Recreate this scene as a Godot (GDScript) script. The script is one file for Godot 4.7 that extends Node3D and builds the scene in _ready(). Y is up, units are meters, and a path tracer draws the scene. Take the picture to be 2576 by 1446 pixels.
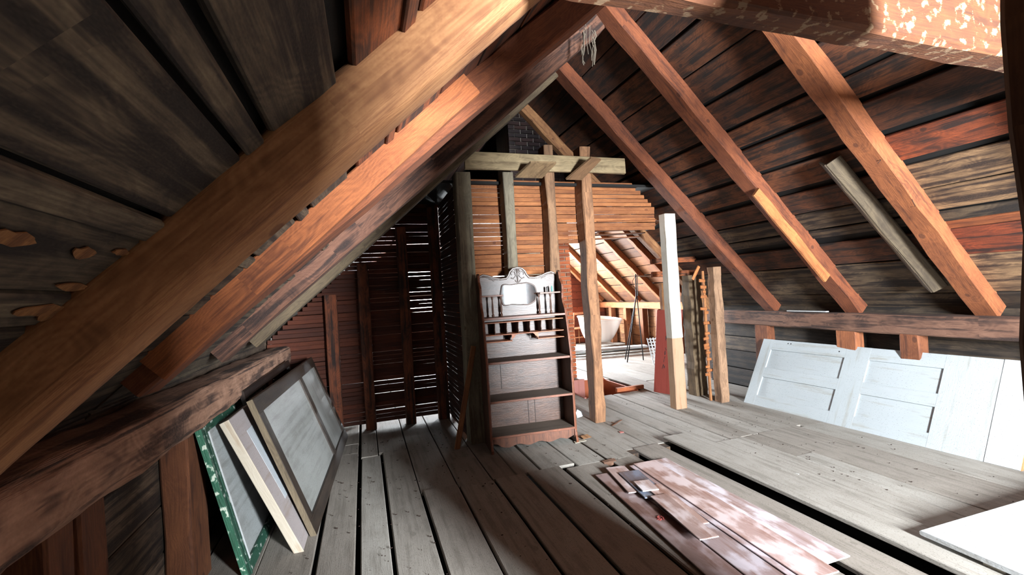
extends Node3D
# World: x to the right, y up, depth D away from the camera along -z.  V(x, y, d) makes a point.

var rng := RandomNumberGenerator.new()
var tex := {}
var mats := {}
var meshes := {}
var used := {}

func V(x: float, y: float, d: float) -> Vector3:
	return Vector3(x, y, -d)

func _ready() -> void:
	rng.seed = 77
	camera_and_light()
	make_textures()
	build_floor()
	build_roof()
	build_knee_walls()
	build_gables()
	build_partition()
	build_lath_walls()
	build_chimneys()
	build_rafters()
	build_posts()
	build_bookcase()
	build_left_frames()
	build_white_door()
	build_laminate_pile()
	build_white_panel()
	build_far_room()
	build_hatch()
	build_small_things()

# ------------------------------------------------------------------ camera, sky, daylight
func camera_and_light() -> void:
	var cam := Camera3D.new()
	cam.name = "camera"
	cam.fov = rad_to_deg(2.0 * atan(723.0 / 1120.0))
	cam.near = 0.02
	cam.far = 200.0
	# principal direction (along the ridge) and horizon measured in the photograph
	var dz := Vector3(914.0 - 1288.0, 757.0 - 723.0, 1120.0).normalized()
	var dn := dz.cross(Vector3(1.0, -0.06, 0.0)).normalized()
	if dn.y < 0.0:
		dn = -dn
	var dx := dn.cross(dz)
	if dx.x < 0.0:
		dx = -dx
	var right := Vector3(dx.x, -dn.x, -dz.x)
	var down := Vector3(dx.y, -dn.y, -dz.y)
	var fwd := Vector3(dx.z, -dn.z, -dz.z)
	cam.transform = Transform3D(Basis(right, -down, -fwd), V(0, 1.5, 0))
	add_child(cam)
	cam.current = true

	var env := Environment.new()
	env.background_mode = Environment.BG_SKY
	var sm := ProceduralSkyMaterial.new()
	sm.sky_top_color = Color(0.80, 0.87, 0.95)
	sm.sky_horizon_color = Color(0.93, 0.95, 0.97)
	sm.ground_bottom_color = Color(0.42, 0.42, 0.40)
	sm.ground_horizon_color = Color(0.70, 0.70, 0.69)
	sm.sky_energy_multiplier = 6.0
	sm.ground_energy_multiplier = 6.0
	var sky := Sky.new()
	sky.sky_material = sm
	env.sky = sky
	env.ambient_light_source = Environment.AMBIENT_SOURCE_DISABLED
	env.tonemap_mode = Environment.TONE_MAPPER_LINEAR
	env.tonemap_exposure = 1.0
	env.sdfgi_enabled = true
	env.ssao_enabled = true
	env.ssil_enabled = true
	var we := WorldEnvironment.new()
	we.name = "environment"
	we.environment = env
	add_child(we)
	# daylight at each window opening
	day("daylight_gable", V(2.25, 1.65, -2.42), Vector2(0.52, 1.20), 168.0, 0.0)
	day("daylight_far_gable", V(3.9, 1.45, 10.98), Vector2(1.36, 1.26), 120.0, PI)
	day("daylight_far_side", V(1.4, 1.55, 10.98), Vector2(0.9, 1.2), 30.0, PI)

func day(called: String, at: Vector3, size: Vector2, energy: float, turn: float) -> void:
	var l := AreaLight3D.new()
	l.name = called
	l.area_size = size
	l.light_energy = energy
	l.light_color = Color(0.95, 0.98, 1.0)
	l.area_range = 40.0
	l.area_attenuation = 2.0
	l.shadow_enabled = true
	l.position = at
	l.rotation.y = turn
	add_child(l)

# ------------------------------------------------------------------ textures
const TW := 1024
const TH := 512
var f_grain := PackedByteArray()
var f_fine := PackedByteArray()
var f_blot := PackedByteArray()
var f_streak := PackedByteArray()
var f_knot := PackedByteArray()
var f_spot := PackedByteArray()

func field(seed_: int, w: int, h: int, freq: float, oct: int) -> PackedByteArray:
	var n := FastNoiseLite.new()
	n.seed = seed_
	n.noise_type = FastNoiseLite.TYPE_SIMPLEX_SMOOTH
	n.frequency = freq
	n.fractal_octaves = oct
	var im := n.get_seamless_image(w, h, false, false, 0.1, true)
	im.convert(Image.FORMAT_L8)
	im.resize(TW, TH, Image.INTERPOLATE_CUBIC)
	return im.get_data()

func make_fields() -> void:
	var warp := field(3, 64, 96, 0.035, 3)
	var fibre := field(11, 32, 512, 0.22, 2)
	f_fine = field(17, 340, 512, 0.35, 3)
	f_blot = field(23, 128, 96, 0.045, 4)
	f_streak = field(31, 22, 256, 0.05, 5)
	f_spot = field(41, 256, 128, 0.10, 3)
	var knots := []
	var r := RandomNumberGenerator.new()
	r.seed = 5
	for i in 4:
		knots.append(Vector3(r.randf() * TW, r.randf() * TH, r.randf_range(9.0, 17.0)))
	f_grain.resize(TW * TH)
	f_knot.resize(TW * TH)
	f_knot.fill(0)
	var add := PackedFloat32Array()
	add.resize(TW * TH)
	for k in knots:
		var rad: float = k.z
		for j in range(-int(rad * 4), int(rad * 4) + 1):
			for i in range(-int(rad * 9), int(rad * 9) + 1):
				var x := posmod(int(k.x) + i, TW)
				var y := posmod(int(k.y) + j, TH)
				var q := (i / (rad * 2.6)) * (i / (rad * 2.6)) + (j / rad) * (j / rad)
				if q < 9.0:
					add[y * TW + x] += exp(-q * 0.5) * 1.3
				var q2 := (i / (rad * 1.25)) * (i / (rad * 1.25)) + (j / rad) * (j / rad)
				if q2 < 1.0:
					f_knot[y * TW + x] = maxi(f_knot[y * TW + x], int(255.0 * minf(1.0, (1.0 - q2) * 2.2)))
	for y in TH:
		var v := float(y) / TH
		for x in TW:
			var i := y * TW + x
			var g := 0.5 + 0.5 * sin(TAU * (v * 19.0 + (warp[i] / 255.0 - 0.5) * 8.0 + add[i] * 1.5))
			g = 0.27 * g + 0.73 * (fibre[i] / 255.0)
			f_grain[i] = int(clampf(g, 0.0, 1.0) * 255.0)

# o: grain strength, stain amount and colour, specks, paint spots, dust
func wood(called: String, dark: Color, light: Color, o := {}) -> void:
	var data := PackedByteArray()
	data.resize(TW * TH * 3)
	dark = dark.darkened(0.18)
	light = light.darkened(0.18)
	var gs: float = o.get("grain", 1.0)
	var lut := PackedByteArray()
	lut.resize(256 * 3)
	for i in 256:
		var t := clampf(0.5 + (i / 255.0 - 0.5) * 1.4 * gs, 0.0, 1.0)
		var c := dark.lerp(light, t)
		lut[i * 3] = int(c.r * 255)
		lut[i * 3 + 1] = int(c.g * 255)
		lut[i * 3 + 2] = int(c.b * 255)
	var st: float = o.get("stain", 0.3)
	var sc: Color = o.get("stain_color", Color(0.12, 0.08, 0.06)).darkened(0.18)
	var s_at: float = o.get("stain_at", 0.42)
	var spots: float = o.get("spots", 0.0)
	var spot_c: Color = o.get("spot_color", Color(0.9, 0.88, 0.84)).darkened(0.14)
	var soft: bool = o.get("soft", false)
	var speck: float = o.get("speck", 0.0)
	var shift: int = o.get("shift", 0)
	var sr := int(sc.r * 255)
	var sg := int(sc.g * 255)
	var sb := int(sc.b * 255)
	var pr := int(spot_c.r * 255)
	var pg := int(spot_c.g * 255)
	var pb := int(spot_c.b * 255)
	var kd: float = o.get("knots", 0.45)
	var n := TW * TH
	for i in n:
		var j := (i + shift) % n
		var fi := f_fine[j] / 255.0
		var g := clampi(int(f_grain[i] * 0.50 + f_fine[j] * 0.24 + f_blot[j] * 0.40 - 16.0), 0, 255)
		var r: float = lut[g * 3]
		var gg: float = lut[g * 3 + 1]
		var b: float = lut[g * 3 + 2]
		var s := 0.0
		var sk := f_streak[j] / 255.0 * 0.62 + f_blot[(i + shift * 2) % n] / 255.0 * 0.26 + f_grain[i] / 255.0 * 0.12
		if sk < s_at + 0.08:
			s = clampf((s_at + 0.08 - sk) * 4.2, 0.0, 1.0) * st * (0.5 + fi)
		var k := f_knot[i] / 255.0 * kd
		s = clampf(maxf(s, k), 0.0, 1.0)
		if s > 0.0:
			r += (sr - r) * s
			gg += (sg - gg) * s
			b += (sb - b) * s
		if spots > 0.0:
			var q := (f_blot[j] * 0.75 + f_streak[j] * 0.15) / 255.0 + fi * 0.1 if soft else f_spot[j] / 255.0 * 0.8 + fi * 0.2
			if q > 1.0 - spots:
				var a := clampf((q - 1.0 + spots) * (4.0 if soft else 14.0), 0.0, 0.9)
				r += (pr - r) * a
				gg += (pg - gg) * a
				b += (pb - b) * a
		if speck > 0.0 and fi < speck:
			r *= 0.62
			gg *= 0.6
			b *= 0.58
		var at := i * 3
		data[at] = clampi(int(r), 0, 255)
		data[at + 1] = clampi(int(gg), 0, 255)
		data[at + 2] = clampi(int(b), 0, 255)
	var im := Image.create_from_data(TW, TH, false, Image.FORMAT_RGB8, data)
	im.generate_mipmaps()
	tex[called] = ImageTexture.create_from_image(im)

func make_textures() -> void:
	make_fields()
	wood("roof_red", Color(0.24, 0.13, 0.07), Color(0.56, 0.32, 0.17), {"stain": 0.75, "stain_color": Color(0.09, 0.06, 0.05), "stain_at": 0.44})
	wood("roof_grey", Color(0.27, 0.225, 0.18), Color(0.57, 0.50, 0.40), {"stain": 0.85, "stain_color": Color(0.13, 0.095, 0.075), "stain_at": 0.47, "shift": 91777})
	wood("orange", Color(0.50, 0.285, 0.16), Color(0.76, 0.48, 0.29), {"stain": 0.5, "stain_color": Color(0.26, 0.13, 0.08), "stain_at": 0.36, "shift": 40100})
	wood("tan", Color(0.58, 0.40, 0.26), Color(0.83, 0.64, 0.45), {"stain": 0.45, "stain_color": Color(0.36, 0.21, 0.12), "stain_at": 0.38, "shift": 150000})
	wood("floor", Color(0.625, 0.60, 0.56), Color(0.79, 0.77, 0.735), {"grain": 0.5, "stain": 0.28, "stain_color": Color(0.40, 0.37, 0.33), "stain_at": 0.42, "speck": 0.235, "shift": 200300, "knots": 0.25})
	wood("stud_grey", Color(0.45, 0.41, 0.34), Color(0.67, 0.62, 0.52), {"stain": 0.4, "stain_color": Color(0.27, 0.22, 0.17), "stain_at": 0.40, "shift": 260000})
	wood("lath", Color(0.60, 0.36, 0.19), Color(0.85, 0.58, 0.35), {"grain": 0.9, "stain": 0.35, "stain_color": Color(0.38, 0.19, 0.10), "stain_at": 0.36, "shift": 310000})
	wood("hewn", Color(0.42, 0.31, 0.25), Color(0.70, 0.57, 0.49), {"grain": 0.8, "stain": 0.7, "stain_color": Color(0.12, 0.08, 0.07), "stain_at": 0.45, "shift": 355000})
	wood("oak", Color(0.29, 0.19, 0.14), Color(0.50, 0.35, 0.26), {"stain": 0.3, "stain_color": Color(0.14, 0.09, 0.07), "shift": 402000, "knots": 0.2})
	wood("splashed", Color(0.55, 0.33, 0.16), Color(0.78, 0.52, 0.28), {"stain": 0.4, "stain_color": Color(0.34, 0.19, 0.09), "spots": 0.395, "spot_color": Color(0.94, 0.88, 0.78), "shift": 444000})
	wood("paint", Color(0.83, 0.845, 0.85), Color(0.90, 0.91, 0.915), {"grain": 0.5, "stain": 0.35, "stain_color": Color(0.70, 0.65, 0.55), "stain_at": 0.33, "speck": 0.19, "shift": 489000, "knots": 0.0})
	wood("laminate", Color(0.70, 0.63, 0.62), Color(0.86, 0.81, 0.81), {"grain": 0.7, "stain": 0.4, "stain_color": Color(0.52, 0.36, 0.29), "stain_at": 0.44, "spots": 0.58, "soft": true, "spot_color": Color(0.92, 0.92, 0.95), "shift": 66000, "knots": 0.0})
	wood("brick", Color(0.62, 0.33, 0.19), Color(0.80, 0.47, 0.28), {"grain": 0.3, "stain": 0.5, "stain_color": Color(0.45, 0.22, 0.14), "shift": 121000, "knots": 0.0})
	wood("off_white", Color(0.84, 0.80, 0.73), Color(0.95, 0.93, 0.88), {"grain": 0.6, "stain": 0.4, "stain_color": Color(0.68, 0.55, 0.42), "stain_at": 0.36, "shift": 173000, "knots": 0.2})
	wood("peeling_green", Color(0.13, 0.30, 0.235), Color(0.22, 0.42, 0.34), {"grain": 0.6, "stain": 0.2, "spots": 0.36, "spot_color": Color(0.78, 0.80, 0.77), "shift": 215000, "knots": 0.0})
	# relief shared by all timber
	var hd := PackedByteArray()
	hd.resize(TW * TH)
	for i in TW * TH:
		hd[i] = clampi(int(f_grain[i] * 0.55 + f_fine[i] * 0.35 + 20 - f_knot[i] * 0.1), 0, 255)
	var him := Image.create_from_data(TW, TH, false, Image.FORMAT_L8, hd)
	tex["relief"] = ImageTexture.create_from_image(him)

func mat(t: String, tint := Color.WHITE, rough := 0.85, relief := 0.14) -> StandardMaterial3D:
	var key := "%s|%.3f %.3f %.3f|%.2f|%.2f" % [t, tint.r, tint.g, tint.b, rough, relief]
	if mats.has(key):
		return mats[key]
	var m := StandardMaterial3D.new()
	if t != "":
		m.albedo_texture = tex[t]
	m.albedo_color = tint
	m.roughness = rough
	if relief > 0.0 and t != "":
		m.heightmap_enabled = true
		m.heightmap_texture = tex["relief"]
		m.heightmap_scale = relief
	mats[key] = m
	return m

# a few tones of one wood, so that neighbouring pieces differ
func tone(t: String, spread := 0.25, base := Color.WHITE, rough := 0.85) -> StandardMaterial3D:
	var k := (rng.randi() % 5) / 4.0
	var f := 1.0 - spread * k
	return mat(t, Color(base.r * f, base.g * f * (1.0 - 0.03 * k), base.b * f * (1.0 - 0.05 * k)), rough)

# ------------------------------------------------------------------ meshes
class Builder:
	var st := SurfaceTool.new()
	func _init() -> void:
		st.begin(Mesh.PRIMITIVE_TRIANGLES)
	func tri(a: Vector3, b: Vector3, c: Vector3, ua: Vector2, ub: Vector2, uc: Vector2, n: Vector3) -> void:
		# n points outward; front faces run clockwise
		if (b - a).cross(c - a).dot(n) > 0.0:
			var t := b
			b = c
			c = t
			var u := ub
			ub = uc
			uc = u
		st.set_normal(n)
		st.set_uv(ua)
		st.add_vertex(a)
		st.set_normal(n)
		st.set_uv(ub)
		st.add_vertex(b)
		st.set_normal(n)
		st.set_uv(uc)
		st.add_vertex(c)
	func quad(p: Array, u: Array, centre: Vector3) -> void:
		var n: Vector3 = (p[2] - p[0]).cross(p[3] - p[1])
		if n.length_squared() < 1e-16:
			return
		n = n.normalized()
		var m: Vector3 = (p[0] + p[1] + p[2] + p[3]) * 0.25
		if n.dot(m - centre) < 0.0:
			n = -n
		tri(p[0], p[1], p[2], u[0], u[1], u[2], n)
		tri(p[0], p[2], p[3], u[0], u[2], u[3], n)
	# profile swept straight along x from x0 to x1; rings may wobble
	func sweep(rings: Array, us: Array, sv: float, rv: float, caps := true) -> void:
		for i in rings.size() - 1:
			var a: PackedVector3Array = rings[i]
			var b: PackedVector3Array = rings[i + 1]
			var ca := Vector3.ZERO
			for p in a:
				ca += p
			for p in b:
				ca += p
			ca /= a.size() + b.size()
			var run := 0.0
			for k in a.size():
				var k2 := (k + 1) % a.size()
				var l := a[k].distance_to(a[k2])
				quad([a[k], a[k2], b[k2], b[k]], [Vector2(us[i], run * sv + rv), Vector2(us[i], (run + l) * sv + rv), Vector2(us[i + 1], (run + l) * sv + rv), Vector2(us[i + 1], run * sv + rv)], ca)
				run += l
		if caps:
			for e in [0, rings.size() - 1]:
				var r: PackedVector3Array = rings[e]
				var c := Vector3.ZERO
				for p in r:
					c += p
				c /= r.size()
				var other: PackedVector3Array = rings[1 if e == 0 else rings.size() - 2]
				var oc := Vector3.ZERO
				for p in other:
					oc += p
				oc /= other.size()
				var n := (c - oc).normalized()
				for k in r.size():
					var p0 := r[k]
					var p1 := r[(k + 1) % r.size()]
					var f := (p1 - c).cross(p0 - c)
					if f.length_squared() < 1e-16:
						continue
					f = f.normalized()
					if f.dot(n) < 0.0:
						f = -f
					tri(c, p0, p1, Vector2(c.z, c.y) * 0.7, Vector2(p0.z, p0.y) * 0.7, Vector2(p1.z, p1.y) * 0.7, f)
	func done() -> ArrayMesh:
		return st.commit()

const SU := 0.6
const SV := 1.25

# chamfered bar along local x, h along y, w along z; rough wobbles its edges
func bar(L: float, h: float, w: float, segs := 1, rough := 0.0, ch := 0.004, variant := 0) -> ArrayMesh:
	var key := "bar %.3f %.3f %.3f %d %.3f %.3f %d" % [L, h, w, segs, rough, ch, variant]
	if meshes.has(key):
		return meshes[key]
	var r := RandomNumberGenerator.new()
	r.seed = hash(key)
	var b := Builder.new()
	var rings := []
	var us := []
	var ru := r.randf()
	var rv := r.randf()
	for i in segs + 1:
		var x := -L / 2 + L * i / segs
		var ring := PackedVector3Array()
		var hy := h / 2
		var wz := w / 2
		for c in [[1, 1], [1, -1], [-1, -1], [-1, 1]]:
			var jy := r.randf_range(-rough, rough)
			var jz := r.randf_range(-rough, rough)
			var cc := ch * (1.0 + r.randf() * 1.5 if rough > 0.0 else 1.0)
			var py: float = c[0] * hy + jy
			var pz: float = c[1] * wz + jz
			if c[0] * c[1] > 0:
				ring.append(Vector3(x, py - c[0] * cc, pz))
				ring.append(Vector3(x, py, pz - c[1] * cc))
			else:
				ring.append(Vector3(x, py, pz - c[1] * cc))
				ring.append(Vector3(x, py - c[0] * cc, pz))
		rings.append(ring)
		us.append(x * SU + ru)
	b.sweep(rings, us, SV, rv)
	meshes[key] = b.done()
	return meshes[key]

# rounded log with smooth sides
func log_mesh(L: float, h: float, w: float, segs: int, rough: float, squareness: float, seed_: int) -> ArrayMesh:
	var st := SurfaceTool.new()
	st.begin(Mesh.PRIMITIVE_TRIANGLES)
	st.set_smooth_group(0)
	var n := FastNoiseLite.new()
	n.seed = seed_
	n.frequency = 1.0
	var K := 28
	var pts := []
	for i in segs + 1:
		var x := -L / 2 + L * i / segs
		var row := []
		for k in K + 1:
			var a := TAU * (k % K) / K
			var c := cos(a)
			var s := sin(a)
			var e := 2.0 / squareness
			var y := signf(s) * pow(absf(s), e) * h / 2
			var z := signf(c) * pow(absf(c), e) * w / 2
			var f := 1.0 + rough * (n.get_noise_3d(x * 1.6, y * 14.0, z * 14.0) + 0.5 * n.get_noise_3d(x * 6.0, y * 30.0, z * 30.0))
			row.append(Vector3(x, y * f, z * f))
		pts.append(row)
	var per := 2.0 * (h + w) * 0.88
	for i in segs:
		for k in K:
			var q := [pts[i][k], pts[i + 1][k], pts[i + 1][k + 1], pts[i][k + 1]]
			var u := [Vector2(i, k), Vector2(i + 1, k), Vector2(i + 1, k + 1), Vector2(i, k + 1)]
			for t in [0, 1, 2, 0, 2, 3]:
				var uv: Vector2 = u[t]
				st.set_uv(Vector2(uv.x * L / segs * SU + seed_ * 0.37, uv.y / K * per * SV + seed_ * 0.61))
				st.add_vertex(q[t])
	for e in [0, segs]:
		for k in K:
			var c := Vector3(pts[e][0].x, 0, 0)
			var tri := [c, pts[e][k + 1], pts[e][k]] if e == 0 else [c, pts[e][k], pts[e][k + 1]]
			for p in tri:
				st.set_smooth_group(-1)
				st.set_uv(Vector2(p.z, p.y))
				st.add_vertex(p)
	st.generate_normals()
	return st.commit()

func uv_of(p: Vector2, level_grain: bool) -> Vector2:
	return Vector2(p.x * SU, p.y * SV) if level_grain else Vector2(p.y * SU, p.x * SV)

# flat outline (x, y) given thickness along z, cut straight
func plate_mesh(poly: PackedVector2Array, thick: float, level_grain := false) -> ArrayMesh:
	var b := Builder.new()
	var idx := Geometry2D.triangulate_polygon(poly)
	for s in [-1.0, 1.0]:
		for i in range(0, idx.size(), 3):
			var p := [poly[idx[i]], poly[idx[i + 1]], poly[idx[i + 2]]]
			b.tri(Vector3(p[0].x, p[0].y, s * thick / 2), Vector3(p[1].x, p[1].y, s * thick / 2), Vector3(p[2].x, p[2].y, s * thick / 2), uv_of(p[0], level_grain), uv_of(p[1], level_grain), uv_of(p[2], level_grain), Vector3(0, 0, s))
	var cw := Geometry2D.is_polygon_clockwise(poly)
	var run := 0.0
	for i in poly.size():
		var a := poly[i]
		var c := poly[(i + 1) % poly.size()]
		var d := (c - a)
		var n := Vector3(d.y, -d.x, 0).normalized() * (-1.0 if cw else 1.0)
		var u0 := run * SU
		run += d.length()
		var u1 := run * SU
		var q := [Vector3(a.x, a.y, -thick / 2), Vector3(a.x, a.y, thick / 2), Vector3(c.x, c.y, thick / 2), Vector3(c.x, c.y, -thick / 2)]
		b.tri(q[0], q[1], q[2], Vector2(u0, 0), Vector2(u0, thick * SV), Vector2(u1, thick * SV), n)
		b.tri(q[0], q[2], q[3], Vector2(u0, 0), Vector2(u1, thick * SV), Vector2(u1, 0), n)
	return b.done()

# ------------------------------------------------------------------ nodes
func numbered(called: String) -> String:
	used[called] = used.get(called, -1) + 1
	return called if used[called] == 0 else "%s_%03d" % [called, used[called]]

func thing(called: String, label: String, category: String, at := Vector3.ZERO, turn := 0.0, group := "") -> Node3D:
	var o := Node3D.new()
	o.name = numbered(called)
	o.position = at
	o.rotation.y = turn
	o.set_meta("label", label)
	o.set_meta("category", category)
	if group != "":
		o.set_meta("group", group)
	add_child(o)
	return o

func setting(called: String, label := "") -> Node3D:
	var o := Node3D.new()
	o.name = called
	o.set_meta("kind", "structure")
	if label != "":
		o.set_meta("label", label)
	add_child(o)
	return o

func obj(called: String, m: Mesh, material: Material, parent: Node, at := Transform3D.IDENTITY) -> MeshInstance3D:
	var o := MeshInstance3D.new()
	o.name = called
	o.mesh = m
	o.material_override = material
	o.transform = at
	parent.add_child(o, true)
	return o

func tag(o: Node, label: String, category: String, group := "") -> Node:
	o.set_meta("label", label)
	o.set_meta("category", category)
	if group != "":
		o.set_meta("group", group)
	return o

# where a bar from a to b with local y near up stands
func along(a: Vector3, b: Vector3, up := Vector3.UP) -> Transform3D:
	var x := (b - a).normalized()
	var z := x.cross(up).normalized()
	var y := z.cross(x)
	return Transform3D(Basis(x, y, z), (a + b) * 0.5)

# beam from a to b, h along up, w across
func beam(called: String, a: Vector3, b: Vector3, h: float, w: float, material: Material, parent: Node, up := Vector3.UP, segs := 1, rough := 0.0, ch := 0.004, variant := -1) -> MeshInstance3D:
	if variant < 0:
		variant = rng.randi() % 6
	return obj(called, bar(snappedf(a.distance_to(b), 0.001), h, w, segs, rough, ch, variant), material, parent, along(a, b, up))

# box between two corners (world axes), grain along its longest side
func box(called: String, lo: Vector3, hi: Vector3, material: Material, parent: Node, ch := 0.003, segs := 1, rough := 0.0) -> MeshInstance3D:
	var a := Vector3(minf(lo.x, hi.x), minf(lo.y, hi.y), minf(lo.z, hi.z))
	var b := Vector3(maxf(lo.x, hi.x), maxf(lo.y, hi.y), maxf(lo.z, hi.z))
	var s := b - a
	var c := (a + b) * 0.5
	if s.x >= s.y and s.x >= s.z:
		return beam(called, Vector3(a.x, c.y, c.z), Vector3(b.x, c.y, c.z), s.y, s.z, material, parent, Vector3.UP, segs, rough, ch)
	if s.y >= s.z:
		return beam(called, Vector3(c.x, a.y, c.z), Vector3(c.x, b.y, c.z), s.z, s.x, material, parent, Vector3.BACK, segs, rough, ch)
	return beam(called, Vector3(c.x, c.y, a.z), Vector3(c.x, c.y, b.z), s.y, s.x, material, parent, Vector3.UP, segs, rough, ch)

# ------------------------------------------------------------------ floor
func build_floor() -> void:
	var fl := setting("floor", "wide dusty grey floorboards with open joints")
	# under the boards
	box("subfloor", V(-1.4, -0.26, -2.6), V(2.74, -0.22, 11.2), mat("roof_grey", Color(0.35, 0.32, 0.3)), fl)
	box("subfloor", V(3.66, -0.26, -2.6), V(6.6, -0.22, 11.2), mat("roof_grey", Color(0.35, 0.32, 0.3)), fl)
	box("subfloor", V(2.74, -0.26, -2.6), V(3.66, -0.22, 5.42), mat("roof_grey", Color(0.35, 0.32, 0.3)), fl)
	box("subfloor", V(2.74, -0.26, 6.5), V(3.66, -0.22, 11.2), mat("roof_grey", Color(0.35, 0.32, 0.3)), fl)
	for jx in [[2.19, 2.266], [2.53, 2.60]]:
		box("gap_filler", V(jx[0], -0.14, 3.46), V(jx[1], -0.003, 3.556), mat("roof_grey", Color(0.8, 0.72, 0.66)), fl)  # dark filler added in the gaps to cover brightly lit plank ends
	# near boards: x edges, far end, top height
	var near := [
		[-1.25, -0.98, 4.9, 0.0], [-0.97, -0.66, 4.2, 0.0], [-0.655, -0.362, 5.2, 0.0], [-0.335, -0.128, 4.72, 0.0], [-0.095, 0.075, 4.55, -0.006],
		[0.10, 0.335, 4.62, 0.0], [0.36, 0.625, 3.52, 0.008], [0.645, 0.912, 3.48, 0.003], [0.935, 1.19, 3.50, 0.0], [1.215, 1.50, 3.50, 0.004],
		[1.535, 1.88, 3.44, 0.0], [1.95, 2.19, 3.41, 0.006], [2.265, 2.53, 3.556, 0.006], [2.60, 2.92, 3.56, 0.055], [2.925, 3.322, 3.34, 0.004],
		[3.338, 3.525, 2.80, 0.0], [3.53, 4.02, 3.35, 0.002], [4.025, 4.42, 3.31, 0.0], [4.425, 4.95, 3.3, 0.0]]
	for p in near:
		plank(fl, p[0], p[1], -2.45, 0.62, p[3])
		plank(fl, p[0], p[1], 0.626, p[2], p[3])
	plank(fl, 3.338, 3.525, 2.806, 3.36, -0.002)
	plank(fl, 2.50, 2.602, -2.45, 3.4, -0.07)
	# beyond the joints
	var far := [
		[-1.25, -0.98, 4.906], [-0.97, -0.66, 4.206], [-0.655, -0.362, 5.206], [-0.335, -0.128, 4.726], [-0.1, 0.055, 4.556], [0.065, 0.335, 4.626],
		[0.345, 0.625, 3.526], [0.635, 0.905, 3.486], [0.915, 1.115, 3.506], [1.12, 1.325, 3.506], [1.34, 1.64, 3.506], [1.655, 1.925, 3.446],
		[1.94, 2.19, 3.42], [2.195, 2.45, 3.562], [2.455, 2.79, 3.567], [2.81, 3.00, 3.35], [3.004, 3.195, 3.35], [3.21, 3.47, 3.366], [3.474, 3.72, 3.36], [3.735, 4.08, 3.356], [4.085, 4.42, 3.316], [4.425, 4.95, 3.306]]
	for p in far:
		var cut: bool = p[1] > 2.79 and p[0] < 3.60
		if cut:
			plank(fl, p[0], p[1], p[2], 5.46, 0.0)
			plank(fl, p[0], p[1], 6.42, 10.95, 0.0)
		else:
			var split := 6.3 + 1.3 * sin(p[0] * 23.0)
			plank(fl, p[0], p[1], p[2], split, 0.0)
			plank(fl, p[0], p[1], split + 0.006, 10.95, 0.0)
	var x := 4.955
	while x < 6.35:
		plank(fl, x, minf(x + 0.235, 6.4), 5.5, 10.95, 0.0)
		x += 0.24

func plank(fl: Node3D, x0: float, x1: float, d0: float, d1: float, top: float) -> void:
	var segs := clampi(int((d1 - d0) / 0.6), 1, 4)
	var up := top + rng.randf_range(-0.003, 0.003)
	beam("plank", V((x0 + x1) / 2, up - 0.014, d0), V((x0 + x1) / 2, up - 0.014, d1), 0.028, x1 - x0, tone("floor", 0.14), fl, Vector3.UP, segs, 0.0025, 0.003)

# ------------------------------------------------------------------ roof
# underside of rafters: right y = 5.9 - x, left y = 1.9 + 0.925 x; boards lie 0.20 above (vertical)
func ry(x: float, off := 0.0) -> float:
	return 5.9 + off - x

func ly(x: float, off := 0.0) -> float:
	return 1.9 + off + 0.925 * x

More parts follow.
